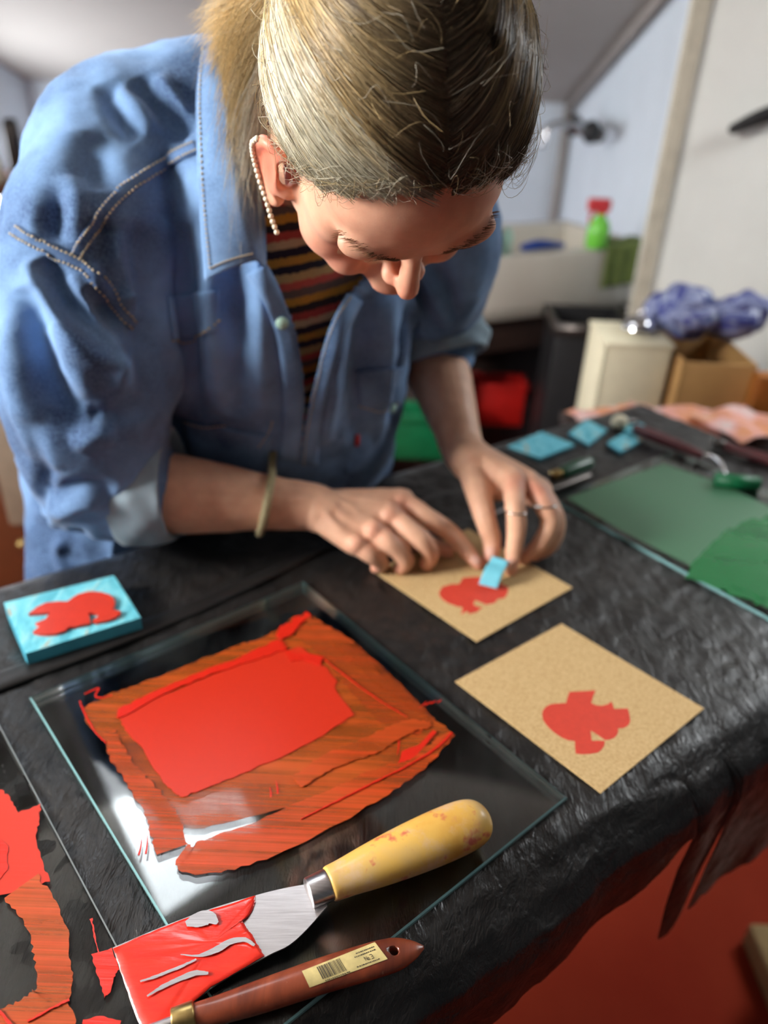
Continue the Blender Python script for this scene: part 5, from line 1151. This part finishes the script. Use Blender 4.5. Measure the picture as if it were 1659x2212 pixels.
for li in range(NL):
    s = -1 if rng.random() < .58 else 1; kind = rng.choice([0, 1, 2], p=[.40, .38, .22]); d0 = root_dir(s, kind); D = path(d0, s, NP)
    lift0 = .035+.035*rng.random(); tone = rng.random(); hl = rng.random()
    mid = DARK*.8+BLOND*(.22 if s < 0 else .12)
    end = (BLOND*(.85+.5*tone) if hl < .68 else DARK*1.1+BLOND*.25)
    if s < 0 and kind == 1: end = SILV*(1.0+.3*tone) if hl < .8 else BLOND*1.15; mid = SILV*.8+DARK*.2
    if s > 0 and hl > .55: end = DARK*.95+BLOND*.15
    for k in range(NS):
        j = rng.normal(0, .018, 3); j2 = rng.normal(0, .030, 3); t = np.linspace(0, 1, NP)[:, None]
        Dk = D+j*(1-t)+j2*t*(1-t)*1.6+rng.normal(0, .02, 3)*t; Dk /= np.linalg.norm(Dk, axis=1)[:, None]
        lf = lift0+rng.normal(0, .006)+.05*np.sin(math.pi*t[:, 0])*(.5+.4*tone)-.03*(1-t[:, 0])**4
        P = A_([epos(d, l) for d, l in zip(Dk, lf)]); P += A_([math.sin(li+k*1.7), math.cos(li*.7+k), math.sin(k)])*.0007*np.sin(np.linspace(0, 9, NP)+k)[:, None]
        m = np.clip((t-.12)/.42, 0, 1); b = rng.choice([.6, .9, 1.0, 1.15, 1.5], p=[.22, .28, .2, .18, .12])*rng.uniform(.85, 1.15); strand(P, rng.uniform(.00011, .00021), np.clip((mid*(1-m)+end*m)*b, 0, 1))
for li in range(150):                                    # back of the head and nape, drawn up to the tie
    s = -1 if li % 2 else 1; u = rng.uniform(-.62, .75); th = rng.uniform(.15, 1.75); q = math.sqrt(max(.05, 1-u*u)); d0 = nrm([s*math.sin(th)*q, -abs(math.cos(th))*q if th < 1.571 else .12*q, u]); t = np.linspace(0, 1, 10)[:, None]; D = d0*(1-t)+PON*t+A_([s*.25, 0, .1])*t*(1-t); hl = rng.random()
    for k in range(16):
        Dk = D+rng.normal(0, .03, 3)*(1-t)+rng.normal(0, .02, 3)*t; Dk /= np.linalg.norm(Dk, axis=1)[:, None]; lf = .03+.07*t[:, 0]*(1-.25*t[:, 0])+rng.normal(0, .006)
        strand(A_([epos(d, l) for d, l in zip(Dk, lf)]), rng.uniform(.00014, .00026), np.tile(np.clip((BLOND*.75 if hl < .6 else DARK+BLOND*.2)*rng.uniform(.7, 1.3), 0, 1), (10, 1)))
# fine new hairs along the hairline and fly-aways
for k in range(436):
    s = -1 if rng.random() < .65 else 1; d0 = root_dir(s, 1 if k < 410 else 0); p0 = epos(d0, .03); out = nrm(p0-HC); tang = nrm(np.cross(out, rng.normal(0, 1, 3))); L_ = rng.uniform(.006, .022); cu = nrm(np.cross(out, tang)); t = np.linspace(0, 1, 9)[:, None]
    back = (epos(path(d0, s, 6)[2], .05)-p0); P = p0+back*t*rng.uniform(.15, .5)+out*L_*.5*np.sin(math.pi*t*.8)+tang*L_*.7*t*np.cos(t*3)+cu*L_*.5*np.sin(t*rng.uniform(2, 6))
    strand(P, rng.uniform(.00008, .00015), np.tile(SILV*rng.uniform(.5, 1.1) if rng.random() < .6 else BLOND*.8, (9, 1)))
for k in range(240):
    s = -1 if rng.random() < .6 else 1; D = path(root_dir(s, 2), s, 12); a, b = sorted(rng.uniform(0, 1, 2)); i0, i1 = int(a*8), int(a*8)+4; t = np.linspace(0, 1, 4)[:, None]
    P = A_([epos(d, .085+.05*rng.random()) for d in D[i0:i1]]); P = spline(P+rng.normal(0, .004, P.shape), 10); strand(P, rng.uniform(.00009, .00016), np.tile((SILV if rng.random() < .6 else GOLD)*rng.uniform(.7, 1.15), (10, 1)))
# pony tail: a fan falling to her right and loose locks in front of the collar
P0 = epos(PON, .10)
def tail(n, tg, spread, ctrl, col, r=(.00012, .0002), np_=14):
    for k in range(n):
        e = A_(tg)+rng.normal(0, 1, 3)*A_(spread); c = A_(ctrl)+rng.normal(0, .012, 3); P = bez(P0-nrm(P0-HC)*.012+rng.normal(0, .010, 3), c, e, np_); w = rng.normal(0, .0022, 3); P += np.sin(np.linspace(0, rng.uniform(4, 10), np_)+k)[:, None]*w*np.linspace(0, 1, np_)[:, None]
        strand(P, rng.uniform(*r), np.tile(np.clip(col*rng.uniform(.6, 1.25), 0, 1), (np_, 1)))
tail(1100, cam(490, 95, .640), (.012, .014, .016), cam(545, -30, .610), GOLD*1.3)
tail(500, cam(462, 70, .650), (.008, .018, .014), cam(520, -20, .615), GOLD*1.2)
tail(1000, cam(512, 215, .648), (.010, .014, .022), cam(505, 30, .600), GOLD*.95+DARK*.2)
tail(420, cam(520, 350, .640), (.009, .012, .024), cam(500, 130, .600), BLOND*.8+DARK*.3)
tail(160, cam(530, 430, .640), (.010, .012, .022), cam(512, 200, .605), SILV*.6)
V = np.concatenate(sv); Fq = np.concatenate(sf); me = bpy.data.meshes.new('hair')
me.vertices.add(len(V)); me.vertices.foreach_set('co', V.ravel()); me.loops.add(Fq.size); me.loops.foreach_set('vertex_index', Fq.ravel().astype(np.int32)); me.polygons.add(len(Fq)); me.polygons.foreach_set('loop_start', np.arange(0, Fq.size, 4, dtype=np.int32)); me.update(calc_edges=True); setcol(me, np.concatenate(scol))
hair = pp(link('hair', me, 'hair')); hair['label'] = 'parted dark blond hair with silver strands tied back'
# scalp layer under the strands
g = Geo(); g.ell(HC+HB.T@CEN, RAD*1.012, HB, 72, 48); me = g.mesh('scalp_hair'); Vs = getv(me); Ls = ((Vs-HC)@HB.T-CEN)/RAD; Ls /= np.linalg.norm(Ls, axis=1)[:, None]
# keep only the region behind the hairline
def cover(d):
    l = abs(d[0]); need = np.interp(l, [0, .42, .74, .93, 1.0], [.56, .50, .18, -.10, -.15]); return (d[1] < .12 and d[2] > -.42-.3*max(0, -d[1]) and not (l > .8 and d[1] > -.25 and d[2] < -.10)) or (d[2] > need and d[1] >= .12)
bm = bmesh.new(); bm.from_mesh(me); bm.verts.ensure_lookup_table(); bmesh.ops.delete(bm, geom=[bm.verts[i] for i in range(len(Ls)) if not cover(Ls[i])], context='VERTS'); bm.to_mesh(me); bm.free()
Vs = getv(me); Ls = ((Vs-HC)@HB.T-CEN)/RAD; par_ = np.exp(-(Ls[:, 0]/.035)**2)*(Ls[:, 2] > .1); dk = np.clip(Ls[:, 0], 0, 1)
Cs = DARK*.9*(1-par_*.5)[:, None]+A_(srgb(170, 120, 104)[:3])*(par_*.5)[:, None]; setcol(me, np.clip(Cs, 0, 1)); sc_o = pp(link('scalp_hair', me, 'scalp'))
gg = Geo(); tq = nrm(cam(545, -30, .610)-P0); e1 = nrm(np.cross(tq, HU)); e2 = np.cross(tq, e1); gg.tube([P0+tq*.004+(e1*math.cos(a)+e2*math.sin(a))*.017 for a in np.linspace(0, 2*math.pi, 33)], .0045, 10, caps=False); pp(gg.build('hair_tie', 'black'))
# brows and lashes
def hairs(name, items, mat, r):
    gg = Geo()
    for P in items: gg.tube(P, np.linspace(r, r*.3, len(P)), 4, round_=False)
    o = gg.build(name, mat, body); o['kind'] = 'stuff'
for s in (-1, 1):
    it = []; il = []
    for k in range(150):
        t = rng.random(); l = s*(.014+.036*t); f = .0925-.020*t*t+rng.normal(0, .0010); u = .0075+.006*math.sin(t*2.2)+rng.normal(0, .0022); a = BVB.find_nearest(Vector(hp(l, f, u)))
        p, n = A_(a[0]), A_(a[1]); d = nrm(HLv*s*.95+HU*.22+n*.10); it.append([p, p+d*.0026+n*.0004, p+d*.005])
    hairs('eyebrow', it, 'brow', .00016)
    for k in range(60):
        t = k/59; l = s*(.017+.030*t); a = BVB.find_nearest(Vector(hp(l, .086-.010*t, -.0165-.002*math.sin(t*3)))); p, n = A_(a[0]), A_(a[1]); d = nrm(n*1.0-HU*.35+HLv*s*(t-.35)*.7); il.append([p, p+d*.004, p+d*.0078+HU*.0012])
    hairs('eyelashes', il, 'lash', .00016)
# ---- beaded earring behind the right ear
eb = [(.005, -.029, .004), (.0075, -.030, -.006), (.0065, -.026, -.022), (.004, -.015, -.034), (.001, -.004, -.042), (-.001, .006, -.049), (-.004, .016, -.056)]
ea = spline([hp(-(.0700+.010+a_+.0048), .030+b_, -.020+c_*1.1) for a_, b_, c_ in eb], 60)
lens = np.concatenate([[0], np.cumsum(np.linalg.norm(np.diff(ea, axis=0), axis=1))]); er = pp(Geo().tube(ea, .0006, 6).build('beaded_earring', 'silver'))
bd = Geo().ell((0, 0, 0), (.0021,)*3, nu=10, nv=7).mesh('bead'); bd.materials.append(MAT['pearl']); bd.shade_smooth()
for i in range(int(lens[-1]/.0043)+1):
    p = A_([np.interp(i*.0043, lens, ea[:, k]) for k in range(3)]); o = bpy.data.objects.new('bead', bd); COL.objects.link(o); o.parent = er; o.location = p
# ------------------------------------------------------------------ blue strip held between thumb and finger
a, b, c, d = atz(1034, 1262, TZ+.005), atz(1074, 1272, TZ+.005), atz(1092, 1228, TZ+.020), atz(1056, 1217, TZ+.020)
G_ = []
for t in np.linspace(0, 1.35, 14):
    h = A_([0, 0, .004*math.sin(min(t, 1)*math.pi)]); L_, R_ = a*(1-t)+d*t+h, b*(1-t)+c*t+h; G_.append([L_*(1-s)+R_*s for s in np.linspace(0, 1, 6)])
tag(Geo().grid(G_).build('rubber_strip', 'lino_strip', solid=.0028, bevel=.0003), 'small light blue rubber strip held in the fingers above the rear card', 'strip')
